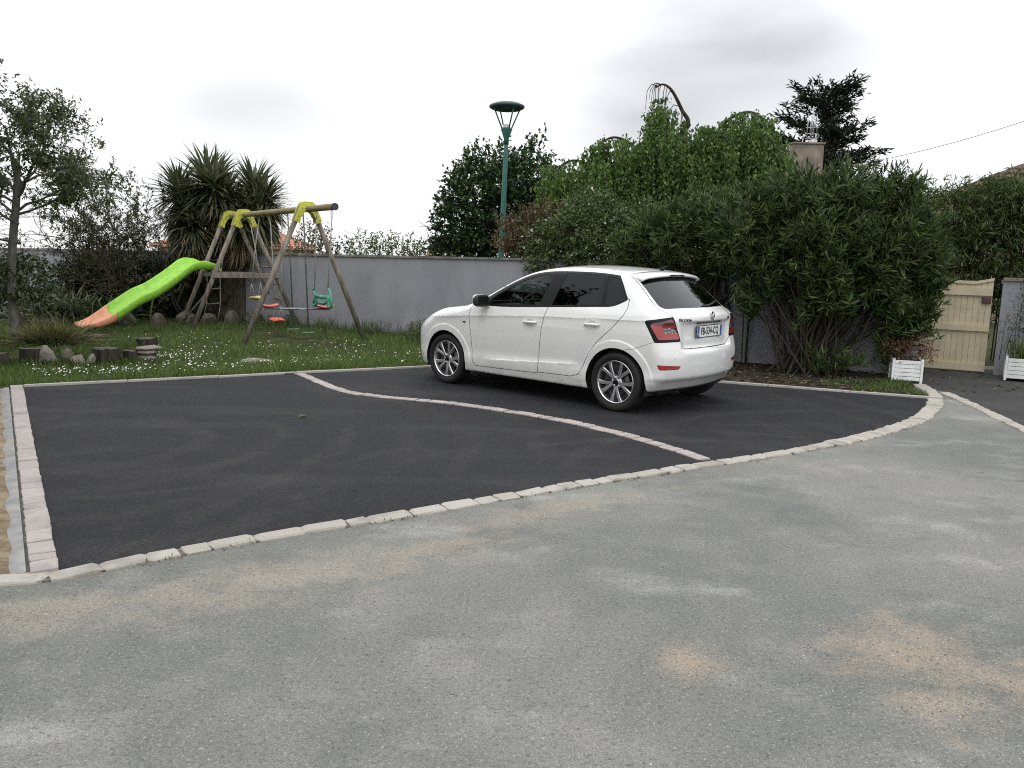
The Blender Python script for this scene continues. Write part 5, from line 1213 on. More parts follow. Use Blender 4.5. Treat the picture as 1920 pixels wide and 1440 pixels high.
# ---- weeping tree: arching limbs with curtains of hanging leafy shoots
wt = plant('weeping_tree', (3.1, 16.6, 0), 'weeping tree with hanging leafy curtains and a bare arched branch on top', 'tree')
limbs = [  # arching limbs (x, y, z)
    [(3.3, 16.6, 0), (3.2, 16.6, 2.4), (3.1, 16.6, 3.7), (3.38, 16.5, 4.22), (3.25, 16.5, 4.50), (3.02, 16.4, 4.84), (2.84, 16.4, 4.96), (2.70, 16.4, 4.90)],
    [(3.2, 16.6, 2.4), (3.9, 16.5, 4.0), (4.4, 16.4, 4.45), (4.85, 16.4, 4.35), (5.2, 16.3, 3.8), (5.3, 16.3, 2.9)],
    [(3.2, 16.6, 2.2), (2.6, 16.5, 3.5), (2.0, 16.5, 3.95), (1.55, 16.4, 3.7), (1.3, 16.4, 3.1)],
    [(3.0, 16.6, 2.1), (2.0, 16.3, 3.0), (1.2, 16.2, 3.45), (.75, 16.1, 3.2), (.55, 16.0, 2.6)],
    [(3.2, 16.6, 2.4), (3.1, 16.1, 3.5), (2.9, 15.8, 4.0), (2.7, 15.6, 3.6)],
    [(3.2, 16.6, 2.4), (3.7, 16.0, 3.6), (3.9, 15.7, 3.9), (4.1, 15.5, 3.5)],
    [(3.0, 16.6, 2.2), (2.2, 16.0, 3.2), (1.7, 15.7, 3.3), (1.3, 15.5, 2.9)],
    [(3.2, 16.6, 2.4), (4.3, 16.1, 3.7), (4.8, 15.9, 3.9), (5.1, 15.7, 3.4)]]
mb = MB()
for k, lb in enumerate(limbs):
    c_ = catmull(lb, 8); r = (np.interp(np.linspace(0, 1, len(c_)), [0, .45, .7, 1], [.10, .045, .030, .012]) if k == 0 else np.linspace(.04, .010, len(c_))); mb.tube(rel(c_, wt), list(r), 7, cap=False)
Pn, Dn = [], []
def tress(q, L, ns, rad):
    o = unit(np.array([random.gauss(0, .6), random.gauss(-.5, .6), 0]))
    for _ in range(ns):
        l = L * random.uniform(.55, 1.08); m_ = max(4, int(l / .042)); t = np.linspace(0, 1, m_)[:, None]
        off = rng.normal(0, rad, 3) * [1, 1, .35]
        path = q + off * (1 - .35 * t) + o * .15 * (1 - (1 - t) ** 2) + np.array([0, 0, 1.0]) * (.05 * np.sin(np.pi * np.minimum(t * 5, 1)) - l * t)
        path = path[path[:, 2] > 1.2]; m_ = len(path)
        if m_ < 3: continue
        Pn.append(path + N3(m_, .016)); Dn.append(N3(m_, .42) + [0, 0, -.85])
        if random.random() < .10: mb.tube(rel(path[::max(1, m_ // 5)], wt), .004, 4, cap=False)
for k, lb in enumerate(limbs):
    c_ = resample(catmull(lb, 8), .17); c_ = c_[int(len(c_) * .40):(int(len(c_) * .80) if k == 0 else None)]
    for q in c_: tress(q + rng.normal(0, 1, 3) * [.05, .12, .03], random.uniform(.7, 1.9), 9, .075)
extra, _ = blob_points([(2.86, 16.3, 4.1, .34, .35, .72), (4.4, 16.2, 3.95, .80, .6, .48), (1.95, 16.2, 3.5, .60, .5, .42), (1.1, 16.0, 3.05, .7, .4, .35), (3.5, 16.0, 3.4, 1.1, .5, .5), (4.9, 16.0, 3.3, .5, .5, .5), (3.25, 16.3, 4.05, .45, .35, .28), (3.75, 16.2, 3.95, .5, .4, .25), (2.4, 16.2, 3.55, .5, .4, .3)], 210, 1.0)
for q in extra: tress(q, random.uniform(.7, 1.8), 8, .08)
fill, fo_ = blob_points([(3.3, 16.7, 3.1, 1.9, .5, .85), (1.6, 16.6, 2.8, 1.0, .5, .6), (4.4, 16.7, 3.4, .8, .5, .7), (2.9, 16.7, 3.8, .45, .4, .55)], 1100, .3)
fb, fd = twig_leaves(fill, fo_ * .3 + [0, 0, -.6], 9, .3, .5, .4); Pn.append(fb); Dn.append(fd)
Pn = np.concatenate(Pn); Dn = np.concatenate(Dn)
leaves('crown', rel(Pn, wt), Dn, rng.uniform(.06, .10, len(Pn)), rng.uniform(.036, .056, len(Pn)), MATS['weeping_leaf'], wt, up=N3(len(Pn), 1) + [0, -.7, .3])
# bare drooping twigs on the topmost limb
for x0, z0 in ((2.70, 4.90), (2.72, 4.91), (2.74, 4.93), (2.77, 4.94), (2.80, 4.95), (2.84, 4.95), (2.88, 4.94), (2.92, 4.92), (2.95, 4.90), (3.05, 4.80), (3.25, 4.50), (3.3, 4.42), (3.2, 4.55), (4.3, 4.34), (4.55, 4.33), (4.75, 4.28)):
    for s_ in (1,):
        L = random.uniform(.28, .5); dx = random.uniform(-.24, .0) if x0 < 4 else random.uniform(-.3, .3)
        mb.tube(rel([(x0, 16.4, z0), (x0 + dx * .6, 16.38, z0 + .03), (x0 + dx, 16.36, z0 - .10), (x0 + dx * 1.1, 16.36, z0 - L)], wt), [.011, .009, .007, .004], 5, cap=False)
mb.build('trunk_and_limbs', MATS['limb_bark'], wt)

# ---- bush spilling over the wall: green rambler with white flowers, russet shrub beside it
rs = plant('rambling_rose', (1.1, 14.6, 0), 'loose green rose bush with white blooms spilling over the wall', 'shrub')
P, O = blob_points([(1.25, 14.1, 1.9, .75, .5, .55), (.75, 14.2, 1.7, .50, .35, .50), (1.8, 13.7, 1.75, .55, .45, .5), (1.3, 14.2, 2.35, .45, .4, .30), (2.1, 13.8, 2.15, .4, .4, .28), (.85, 13.85, 1.42, .45, .20, .32), (1.5, 13.5, 1.35, .6, .22, .40)], 1800, .55)
b, d = twig_leaves(P, O + [0, 0, .25], 10, .26, .6, .2); leaves('foliage', rel(b, rs), d, rng.uniform(.045, .075, len(b)), rng.uniform(.028, .045, len(b)), MATS['rose_leaf'], rs)
k = rng.choice(len(P), 90); b, d = twig_leaves(P[k] + O[k] * .08, O[k], 5, .03, 1.0); tag(leaves('blooms', rel(b, rs), d, .035, .035, MATS['rose_petal'], rs), kind='stuff')
mb = MB()
for i in range(26):
    x = random.uniform(.5, 2.0); mb.tube(rel([(x, 14.75, 0), (x + random.gauss(0, .1), 14.55, 1.2), (x + random.gauss(0, .25), 14.4, random.uniform(1.7, 2.4))], rs), [.010, .008, .004], 4, cap=False)
mb.build('canes', MATS['cane'], rs)
ru = plant('russet_shrub', (.35, 14.9, 0), 'russet brown shrub above the wall right of the lamp post', 'shrub')
P, O = blob_points([(.35, 14.9, 1.85, .45, .4, .45), (.05, 15.0, 1.95, .35, .35, .35), (.65, 14.85, 2.15, .35, .3, .30)], 420, .55)
b, d = twig_leaves(P, O + [0, 0, .3], 10, .25, .6, .1); leaves('foliage', rel(b, ru), d, rng.uniform(.05, .08, len(b)), rng.uniform(.03, .045, len(b)), MATS['russet_leaf'], ru)
mb = MB(); tp = []; grow(mb, rel((.35, 14.95, 0), ru), (0, 0, 1), .9, .03, 2, tp, spread=.5); mb.build('stems', MATS['brown_bark'], ru)

# ---- conifer far right
cf = plant('conifer_tree', (11.1, 30, 0), 'dark irregular conifer behind the chimney', 'tree')
mb = MB(); mb.tube(rel([(11.1, 30, 0), (11.1, 30, 4), (11.2, 30, 7.6)], cf), [.22, .14, .03], 7); Pn, Dn = [], []
for i in range(95):
    z = random.uniform(3.6, 7.6); a = random.uniform(0, 6.28); L = (1.0 - .6 * (z - 3.6) / 4.2) * random.uniform(.9, 2.2) + .25
    if i < 8: a = random.choice((.1, 3.0)) + random.uniform(-.3, .3); L *= 1.15
    dr = np.array([math.cos(a), math.sin(a), random.uniform(.15, .55)]); p0 = np.array([11.12, 30, z]); c_ = np.array([p0 + dr * L * t + [0, 0, -.12 * t * t] for t in np.linspace(0, 1, 6)])
    mb.tube(rel(c_, cf), list(np.linspace(.035, .008, 6)), 4, cap=False)
    m_ = int(70 * L); t = rng.random(m_) ** .7; q = p0 + dr * L * t[:, None] + [0, 0, 0] + N3(m_, .11) * [1, 1, .55]; Pn.append(q); Dn.append(np.tile(dr, (m_, 1)) + N3(m_, .6))
Pn = np.concatenate(Pn); leaves('crown', rel(Pn, cf), np.concatenate(Dn), rng.uniform(.18, .34, len(Pn)), rng.uniform(.05, .09, len(Pn)), MATS['conifer_leaf'], cf); mb.build('trunk', MATS['brown_bark'], cf)

# ---- bamboo behind the gate and side wall
bm1 = plant('bamboo_hedge', (8.3, 13.3, 0), 'dense bamboo rising behind the cream gate at the right edge', 'bamboo')
P, O = blob_points([(7.3, 13.4, 1.7, .8, .6, .85), (8.2, 13.2, 1.9, .8, .6, 1.0), (9.2, 12.8, 1.9, .9, .6, 1.0), (7.7, 13.3, 2.45, .5, .5, .40), (8.8, 13.0, 2.55, .7, .5, .38), (8.0, 13.1, 2.60, .6, .5, .30), (7.1, 13.4, 2.35, .6, .5, .45), (6.5, 13.4, 1.5, .6, .5, .7), (10.2, 12.4, 1.9, .8, .6, .9)], 4600, .5)
b, d = twig_leaves(P, O + [0, 0, .1], 10, .28, .7, .5); leaves('foliage', rel(b, bm1), d, rng.uniform(.09, .17, len(b)), rng.uniform(.014, .024, len(b)), MATS['bamboo_leaf'], bm1)
mb = MB()
for i in range(45):
    x = random.uniform(6.4, 10.2); y = 13.35 - .25 * (x - 7.4) + random.gauss(0, .2); mb.tube(rel([(x, y, 0), (x + random.gauss(0, .06), y, 1.4), (x + random.gauss(0, .15), y - .1, 2.7)], bm1), [.012, .011, .004], 5, cap=False)
mb.build('culms', MATS['cane'], bm1)
bs = plant('bamboo_sprig', (7.15, 11.1, 0), 'thin yellowish bamboo growing in the right planter before the grey wall', 'bamboo')
mb = MB(); Pn, Dn = [], []
for i in range(26):
    x, y = 7.28 + random.uniform(-.42, .45), 0; y = 10.86 - .577 * (x - 7.28) + random.gauss(0, .07); H = random.uniform(.6, 1.75); lx = random.gauss(0, .10)
    c_ = np.array([(x + lx * t * t, y + random.gauss(0, .01), .25 + H * t) for t in np.linspace(0, 1, 6)]); mb.tube(rel(c_, bs), list(np.linspace(.006, .002, 6)), 4, cap=False)
    m_ = int(45 * H); t = rng.uniform(.35, 1, m_); Pn.append(np.stack([np.interp(t, np.linspace(0, 1, 6), c_[:, k]) for k in range(3)], 1) + N3(m_, .05)); Dn.append(N3(m_, .8) + [0, 0, -.1])
Pn = np.concatenate(Pn); leaves('foliage', rel(Pn, bs), np.concatenate(Dn), rng.uniform(.06, .12, len(Pn)), .010, MATS['bamboo_leaf'], bs); mb.build('culms', MATS['cane'], bs)
n = 420; P = np.stack([rng.uniform(-.42, .42, n), rng.uniform(-.14, .14, n), np.full(n, .28)], 1); th = math.radians(-30); P = np.stack([7.28 + P[:, 0] * math.cos(th) - P[:, 1] * math.sin(th), 10.86 + P[:, 0] * math.sin(th) + P[:, 1] * math.cos(th), P[:, 2]], 1)
gp_ = plant('tufted_grass', (7.28, 10.86, .28), 'green grass tuft in the long white planter', 'grass plant'); leaves('blades', rel(P, gp_), N3(n, .35) + [0, 0, 1], rng.uniform(.2, .45, n), .012, MATS['grass_blade'], gp_, droop=.3, long=True)
hb = plant('potted_shrub', (5.30, 10.70, .28), 'reddish brown bushy plant in the small white planter', 'plant')
P, O = blob_points([(5.28, 10.66, .36, .20, .18, .12), (5.40, 10.62, .44, .20, .15, .10), (5.2, 10.75, .42, .15, .12, .12)], 230, .6); b, d = twig_leaves(P, O + [.2, 0, .5], 7, .14, .5); leaves('foliage', rel(b, hb), d, .035, .014, MATS['red_twig_leaf'], hb)
mb = MB()
for i in range(24): q = P[i * 5]; mb.tube(rel([(5.27, 10.66, .27), q], hb), .003, 4, cap=False)
mb.build('stems', MATS['brown_bark'], hb)

# ---- cordyline: several trunks, heads of sword leaves, dry skirts
cy = plant('cordyline_palm', (-6.35, 17.9, 0), 'multi-trunked cordyline palm with spiky leaf heads behind the swing set', 'palm')
heads = [(-7.15, 17.7, 2.35, .82), (-6.75, 17.9, 2.95, .85), (-6.25, 17.6, 2.55, .80), (-5.75, 18.0, 2.75, .82), (-5.60, 17.7, 2.25, .72), (-6.9, 17.5, 2.05, .74), (-7.35, 17.9, 2.75, .72), (-5.95, 17.6, 2.2, .70), (-6.45, 17.5, 2.85, .82), (-5.5, 17.9, 2.6, .68)]
mb = MB(); Pg, Dg, Lg, Pd, Dd = [], [], [], [], []
for hx, hy, hz, L in heads:
    bx_ = -6.35 + (hx + 6.35) * .35; mb.tube(rel(catmull([(bx_, 17.9, -.1), (bx_ + (hx - bx_) * .25, 17.9, .9), (hx - (hx - bx_) * .15, hy, hz - .6), (hx, hy, hz)], 4), cy), list(np.linspace(.13, .085, 13)), 9)
    n = 300; ph = rng.uniform(0, 2 * np.pi, n); el = np.arcsin(rng.uniform(-.80, 1.0, n)); Dv = np.stack([np.cos(el) * np.cos(ph), np.cos(el) * np.sin(ph), np.sin(el)], 1)
    Pg.append(np.array([hx, hy, hz]) + Dv * .06 + [0, 0, 1.0] * (np.sin(el) * .10)[:, None]); Dg.append(Dv + [0, 0, .12]); Lg.append(L * rng.uniform(.75, 1.1, n))
    n = 90; ph = rng.uniform(0, 2 * np.pi, n); Pd.append(np.array([hx, hy, hz - .12]) + np.stack([np.cos(ph) * .1, np.sin(ph) * .1, rng.uniform(-.35, 0, n)], 1)); Dd.append(np.stack([np.cos(ph) * .45, np.sin(ph) * .45, np.full(n, -1.0)], 1))
Pg, Dg, Lg = map(np.concatenate, (Pg, Dg, Lg)); leaves('leaf_heads', rel(Pg, cy), Dg, Lg, .050, MATS['cordyline_leaf'], cy, up=np.tile([0, 0, 1.0], (len(Pg), 1)) + N3(len(Pg), .1), droop=.27, long=True)
Pd, Dd = np.concatenate(Pd), np.concatenate(Dd); leaves('dry_skirt', rel(Pd, cy), Dd, rng.uniform(.45, .8, len(Pd)), .036, MATS['dry_leaf'], cy, droop=-.12, long=True)
mb.build('trunks', MATS['cordyline_bark'], cy)

# ---- left tree with straight grey trunk
lt = plant('garden_tree', (-7.95, 12.75, 0), 'slender grey-trunked tree at the left edge', 'tree')
mb = MB(); tips = []
mb.tube(rel(catmull([(-7.98, 12.75, -.05), (-7.95, 12.75, 1.2), (-7.78, 12.75, 2.35), (-7.74, 12.75, 2.9)], 4), lt), list(np.linspace(.075, .045, 13)), 10)
for d0, L, z in [((-.5, 0, .6), .75, 2.0), ((.7, -.1, .45), .75, 2.1), ((.1, .3, .8), .72, 2.6), ((-.3, -.5, .7), .75, 2.4), ((.55, .3, .6), .72, 2.45), ((-.9, .2, .4), .85, 2.2), ((.35, -.3, .7), .75, 2.3), ((-.6, -.3, .5), .85, 1.9), ((.8, .2, .35), .70, 2.05), ((-.8, .1, .1), .7, 1.6), ((.3, .5, .6), .75, 2.5), ((-.2, .1, .8), .75, 2.6), ((.6, -.4, .5), .75, 2.3)]:
    grow(mb, rel((-7.78, 12.75, z), lt), d0, L, .024, 3, tips, spread=.55, lift=.0, wob=.18, shrink=.66)
mb.build('trunk', MATS['grey_bark'], lt)
tp = np.array([t[0] for t in tips]); td = np.array([t[1] for t in tips]); k = (rng.random(len(tp)) < .8) & ((np.sin(tp[:, 0] * 5.1 + 1) * np.sin(tp[:, 2] * 6.3) + np.sin(tp[:, 1] * 4 + tp[:, 0] * 3) * .6 + rng.normal(0, .3, len(tp))) > -.45); b, d = twig_leaves(tp[k], td[k], 7, .20, .5, .2)
leaves('crown', b, d, rng.uniform(.055, .095, len(b)), rng.uniform(.024, .038, len(b)), MATS['tree_leaf'], lt)
# low leafy growth on that trunk
P, O = blob_points([(-8.25, 12.9, 1.15, .45, .3, .28), (-7.75, 12.9, .95, .35, .25, .22)], 130, .5); b, d = twig_leaves(P, O, 8, .2, .6, .2); leaves('low_foliage', rel(b, lt), d, .10, .055, MATS['strap_leaf'], lt)

# ---- magnolia-like shrub with bare crooked branches
mg = plant('magnolia_shrub', (-9.2, 17.8, 0), 'spreading shrub with bare crooked branches and sparse leaves left of the palm', 'shrub')
mb = MB(); tips = []
for d0, L in [((.75, .0, .7), 1.05), ((.5, .2, .9), 1.15), ((.85, .1, .45), 1.10), ((.2, .1, 1), 1.15), ((-.3, .1, 1), 1.1), ((.6, .1, .8), 1.1), ((.95, 0, .25), 1.0), ((-.6, 0, .8), 1.0), ((.4, 0, 1.0), 1.2), ((.9, -.1, .5), 1.15), ((.8, .1, .75), 1.15)]:
    grow(mb, rel((-9.2 + random.gauss(0, .12), 17.8, .0), mg), d0, L * 1.28, .040, 3, tips, nseg=5, spread=.55, lift=.05, wob=.26, shrink=.74)
mb.build('branches', MATS['brown_bark'], mg)
tp = np.array([t[0] for t in tips]); td = np.array([t[1] for t in tips]); k = rng.random(len(tp)) < .6; b, d = twig_leaves(tp[k], td[k] + [0, 0, .5], 6, .12, .5); k = b[:, 1] > -1.2; b, d = b[k], d[k]
leaves('foliage', b, d, rng.uniform(.06, .11, len(b)), rng.uniform(.022, .036, len(b)), MATS['magnolia_leaf'], mg)

# ---- dark feathery mass between shrub and palm, agapanthus clump, sedge tussock
pm = plant('pampas_clump', (-8.3, 18.2, 0), 'dark pampas-like clump filling the gap left of the palm', 'grass plant')
n = 5200; c_ = rng.uniform(0, 1, n); x = -9.9 + 3.4 * c_; P = np.stack([x, 18.3 + rng.normal(0, .35, n), rng.uniform(0, .9, n)], 1); leaves('fronds', rel(P, pm), N3(n, .42) + [0, 0, .85], rng.uniform(.45, 1.0, n), .022, MATS['dark_frond'], pm, droop=.35, long=True)
ag = plant('agapanthus_clump', (-8.9, 16.1, 0), 'clump of arching strap leaves behind the slide foot', 'plant')
n = 620; q = rng.normal(0, 1, (n, 2)) * [.50, .25]; P = np.stack([-8.95 + q[:, 0], 16.1 + q[:, 1], rng.uniform(.05, .35, n)], 1); leaves('strap_leaves', rel(P, ag), N3(n, .55) + [0, -.15, .75], rng.uniform(.35, .62, n), .034, MATS['strap_leaf'], ag, droop=.55, long=True)
ivy = plant('shade_shrub', (-9.3, 17.5, 0), 'dark leafy undergrowth beneath the bare-branched shrub', 'shrub')
P, O = blob_points([(-9.5, 17.5, .6, .9, .5, .55), (-8.5, 17.8, .75, .7, .5, .55), (-10.5, 17.5, .7, .9, .5, .6), (-7.7, 18.0, .6, .5, .4, .5), (-11.8, 17.5, .9, 1.0, .6, .8)], 800, .5); b, d = twig_leaves(P, O, 9, .25, .7, .1); leaves('foliage', rel(b, ivy), d, .11, .055, MATS['strap_leaf'], ivy)
sg_ = plant('sedge_tussock', (-6.55, 11.4, .15), 'yellowish green sedge tussock in front of the slender tree', 'grass plant')
n = 1500; q = rng.normal(0, 1, (n, 2)) * [.17, .12]; P = np.stack([-6.60 + q[:, 0], 11.4 + q[:, 1], np.full(n, .16)], 1); dd = np.concatenate([q * 3.2, np.full((n, 1), .75)], 1) + N3(n, .22); leaves('blades', rel(P, sg_), dd, rng.uniform(.26, .50, n), .009, MATS['sedge_leaf'], sg_, droop=.5, long=True)

# ---- shrubs beyond the wall (left of the round tree)
def far_shrub(x, y, blobs, n, m, label, ll=.10):
    r = plant('far_shrub', (x, y, 0), label, 'shrub', 'shrubs beyond the wall'); P, O = blob_points(blobs, n, .5); b, d = twig_leaves(P, O * .5 + [0, 0, .9], 8, .45, .35); leaves('foliage', rel(b, r), d, rng.uniform(.7, 1.2, len(b)) * ll, ll * .45, MATS[m], r)
    mb = MB(); tp = []; grow(mb, rel((x, y, 0), r), (0, 0, 1), 1.0, .05, 2, tp, spread=.5); mb.build('stems', MATS['brown_bark'], r)
far_shrub(-4.1, 23.5, [(-4.4, 23.5, 1.4, .75, .5, .50), (-3.4, 23.5, 1.35, .70, .5, .55), (-2.9, 23.5, 1.2, .5, .4, .5)], 330, 'weed_leaf', 'loose green shrub above the wall midway between swing set and lamp')
far_shrub(-5.6, 22.5, [(-5.7, 22.5, 1.55, .42, .4, .62), (-5.3, 22.5, 1.35, .4, .4, .5)], 170, 'magnolia_leaf', 'sparse brownish shrub above the wall behind the swing beam end')
# vegetation beyond the left edge of the view (it shows in the car windows)
for (x, y, z, sc, lb) in ((-11.0, 4.6, -.5, 2.3, 'tall dark tree outside the left edge of view, nearest the road'), (-11.6, 9.0, -.5, 2.2, 'tall dark tree outside the left edge of view, beside the garden')):
    r = plant('broadleaf_tree', (x, y, z), lb, 'tree'); r.scale = (sc, sc, sc)
    for chd in list(rt.children):
        c2 = chd.copy(); C.objects.link(c2); c2.parent = r
# ================================================================== LAWN, ROCKS, SMALL THINGS
def scatter(poly, n):
    P = np.array(poly); lo, hi = P.min(0), P.max(0); q = rng.uniform(lo, hi, (int(n * 2.2), 2)); q = q[in_poly(q[:, 0], q[:, 1], poly)]; return q[:n]
VIEW_LAWN = [(-9.6, 9.2), (-5.6, 8.70), tuple(LEFT_FAR + [-.06, .09]), tuple(CORNER + [-.03, .07]), (-.15, 11.75), (.45, 14.1), (-5.2, 17.35), (-10.5, 20.4)]
q = np.concatenate([scatter(VIEW_LAWN, 52000), scatter([(-7.5, 9.0), (-5.6, 8.72), tuple(LEFT_FAR + [-.05, .07]), tuple(CORNER + [-.03, .06]), (-.6, 12.2), (-5.6, 9.9), (-7.5, 10.2)], 26000)])
wear = np.min([((q[:, 0] - x) / a) ** 2 + ((q[:, 1] - y) / b_) ** 2 for x, y, a, b_ in ((-3.8, 14.1, .75, .5), (-4.4, 14.75, .6, .45), (-5.0, 15.6, .6, .5), (-3.1, 13.1, .6, .45), (-7.6, 14.1, .5, .4))], axis=0); q = q[(wear > 1) | (rng.random(len(q)) < .2 * wear)]
n = len(q); patchy = np.sin(q[:, 0] * 2.3 + 1) * np.sin(q[:, 1] * 1.9) * .5 + .5
hgt = rng.uniform(.045, .115, n) * (0.6 + .8 * patchy); tall = rng.random(n) < .02; hgt[tall] *= 2.2
P = np.concatenate([q, np.full((n, 1), .012)], 1)
D = unit(N3(n, .38) + [0, 0, 1]); S_ = unit(np.cross(D, N3(n, 1))); w = rng.uniform(.004, .009, n)[:, None]
V = np.stack([P - S_ * w, P + S_ * w, P + D * hgt[:, None]], 1).reshape(-1, 3)
tag(link('grass', mesh_np('grass', V, np.arange(3 * n).reshape(-1, 3)), MATS['grass_blade']), 'short uneven green grass of the lawn around the swing set', 'grass', kind='stuff')
# taller weeds along the foot of the wall and the verge
tw = np.linspace(0, 1, 2600); bx = np.array([-6.0, 17.75]) + (np.array([.3, 14.2]) - np.array([-6.0, 17.75])) * tw[:, None]; bx = bx + rng.normal(0, 1, bx.shape) * [.15, .22] - [.05, .25]
n = len(bx); P = np.concatenate([bx, np.full((n, 1), .01)], 1)
tag(leaves('weeds', P, N3(n, .3) + [0, 0, 1], rng.uniform(.08, .24, n) * (1 + .6 * np.sin(tw * 40)), .010, MATS['weed_leaf'], None, droop=.25, long=True), 'tall grass and weeds along the foot of the grey wall', 'weeds', kind='stuff')
P, O = blob_points([(-1.55, 14.2, .14, .35, .2, .18), (-.85, 13.75, .15, .35, .2, .18), (-.35, 13.2, .10, .3, .2, .12)], 210, .4); b, d = twig_leaves(P, O + [0, 0, .6], 8, .14, .5)
tag(leaves('weed_clump', b, d, .055, .022, MATS['weed_leaf'], None), 'dark bushy weeds at the wall foot left of the car', 'weeds', kind='stuff')
# daisies: clouds of small white heads
cl = [(-4.9, 9.75, .4, .16, 100), (-5.5, 9.5, .3, .15, 50), (-4.2, 10.3, .4, .18, 70), (-4.75, 11.2, .28, .40, 140), (-3.0, 10.8, .4, .2, 50), (-2.2, 11.3, .5, .3, 40), (-4.0, 12.6, .45, .3, 40), (-3.0, 13.2, .4, .4, 40), (-1.6, 12.0, .5, .4, 40), (-5.6, 14.0, .7, .6, 50), (-7.0, 9.7, .6, .2, 40)]
q = np.concatenate([rng.normal(0, 1, (k, 2)) * [sx, sy] + [x, y] for x, y, sx, sy, k in cl]); q = q[in_poly(q[:, 0], q[:, 1], VIEW_LAWN)]
n = len(q); ctr = np.concatenate([q, rng.uniform(.05, .115, (n, 1))], 1); nr = unit(N3(n, .35) + [-.0, -.35, 1]); a = unit(np.cross(nr, N3(n, 1))); b = np.cross(nr, a); r = rng.uniform(.006, .0115, n)[:, None]
V = np.stack([ctr + a * r * math.cos(t) + b * r * math.sin(t) for t in np.linspace(0, 2 * math.pi, 7)[:-1]], 1).reshape(-1, 3)
tag(link('daisies', mesh_np('daisies', V, np.arange(6 * n).reshape(-1, 6)), MATS['daisy_white']), 'small white daisies dotted over the lawn', 'daisies', kind='stuff')
# leaf litter on the bed and along kerbs
q = scatter(BED, 1500); q2 = np.stack([rng.uniform(5.0, 6.9, 70), rng.uniform(9.8, 11.9, 70)], 1); q = np.concatenate([q, q2]); n = len(q); P = np.concatenate([q, rng.uniform(.02, .03, (n, 1))], 1); P[-70:, 2] = .010
tag(leaves('leaf_litter', P, N3(n, 1) * [1, 1, .15], rng.uniform(.05, .12, n), rng.uniform(.014, .03, n), MATS['litter_leaf'], None, up=N3(n, .3) + [0, 0, 1]), 'dry fallen leaves under the oleander and before the gate', 'leaves', kind='stuff')
q = scatter([(3.4, 10.05), (4.95, 9.36), (5.0, 9.9), (5.3, 10.5), (4.6, 10.5), (3.6, 10.5)], 2600); q = q[(np.sin(q[:, 0] * 9) * np.sin(q[:, 1] * 11 + 1) + (q[:, 0] - 4.3)) > .15]; n = len(q); P = np.concatenate([q, np.full((n, 1), .016)], 1)
tag(leaves('bed_grass', P, N3(n, .6) + [0, 0, 1], rng.uniform(.03, .09, n), .009, MATS['grass_blade'], None), 'sparse grass at the edge of the oleander bed', 'grass', kind='stuff')
# moss and weeds in the kerb joint on the road side
t = KC[rng.integers(20, len(KC), 900)]; n = len(t); P = np.concatenate([t + rng.normal(0, .012, (n, 2)) + [.035, -.05], np.full((n, 1), .003)], 1); k = (np.sin(P[:, 0] * 7) + np.sin(P[:, 0] * 17)) > .5; P = P[k]
tag(leaves('kerb_weeds', P, N3(len(P), .7) + [0, 0, .6], rng.uniform(.012, .035, len(P)), .006, MATS['weed_leaf'], None), 'tiny weeds and moss along the kerb joint', 'weeds', kind='stuff')

# ---- rocks, logs, stones
def rock_mesh(seed, m, flat=1.0, rough=.28):
    r = random.Random(seed); bm = bmesh.new(); bmesh.ops.create_icosphere(bm, subdivisions=2, radius=.5); ph = [r.uniform(0, 6.28) for _ in range(6)]
    pl = [(Vector((r.gauss(0, 1), r.gauss(0, 1), r.gauss(0, 1))).normalized(), r.uniform(.26, .42)) for _ in range(7)]
    for v in bm.verts:
        for nn, dd in pl:
            e = v.co.dot(nn) - dd
            if e > 0: v.co -= nn * e * .92
        v.co *= 1 + rough * .25 * (math.sin(5 * v.co.x + ph[0]) + math.sin(6 * v.co.y + ph[1]) + math.sin(7 * v.co.z + ph[2])) / 3 + r.uniform(-.02, .02); v.co.z *= flat
    me = bpy.data.meshes.new('rock'); bm.to_mesh(me); bm.free(); me.materials.append(m); return me
RK = [rock_mesh(i, MATS['garden_rock']) for i in range(6)]; RP = [rock_mesh(30 + i, MATS['pale_rock']) for i in range(4)]
def rock(meshes, loc, sc, label, group, name='garden_rock', rz=None, tilt=.2):
    o = bpy.data.objects.new(name, random.choice(meshes)); C.objects.link(o); o.location = loc; o.scale = sc; o.rotation_euler = (random.gauss(0, tilt), random.gauss(0, tilt), random.uniform(0, 6.28) if rz is None else rz)
    return tag(o, label, 'rock', group)
row = [(-10.4, 15.7, .5), (-9.8, 15.75, .42), (-9.2, 15.9, .55), (-8.6, 16.0, .38), (-8.0, 16.35, .5), (-7.4, 16.6, .46), (-6.95, 16.95, .52), (-6.55, 17.1, .42), (-6.1, 17.25, .55), (-5.65, 17.35, .44), (-5.3, 17.3, .36), (-4.9, 17.15, .3)]
ORD = ['first', 'second', 'third', 'fourth', 'fifth', 'sixth', 'seventh', 'eighth', 'ninth', 'tenth', 'eleventh', 'twelfth']
for i, (x, y, s_) in enumerate(row):
    rock(RK, (x, y, .09), (s_ * 1.15, s_ * .8, s_ * .78), f'brown border rock at the back of the lawn, {ORD[i]} from the left', 'border rocks at the back of the lawn')
rock(RP, (-5.98, 10.22, .11), (.21, .18, .46), 'tall pale pointed stone standing between the dark logs', 'edging stones by the logs', 'edging_stone', .4, .06)
rock(RP, (-5.62, 10.24, .07), (.22, .18, .34), 'squarish speckled stone right of the tall pale stone', 'edging stones by the logs', 'edging_stone', .2, .05)
rock(RP, (-5.47, 10.28, .07), (.15, .14, .30), 'narrow reddish stone against the split log', 'edging stones by the logs', 'edging_stone', 1.2, .15)
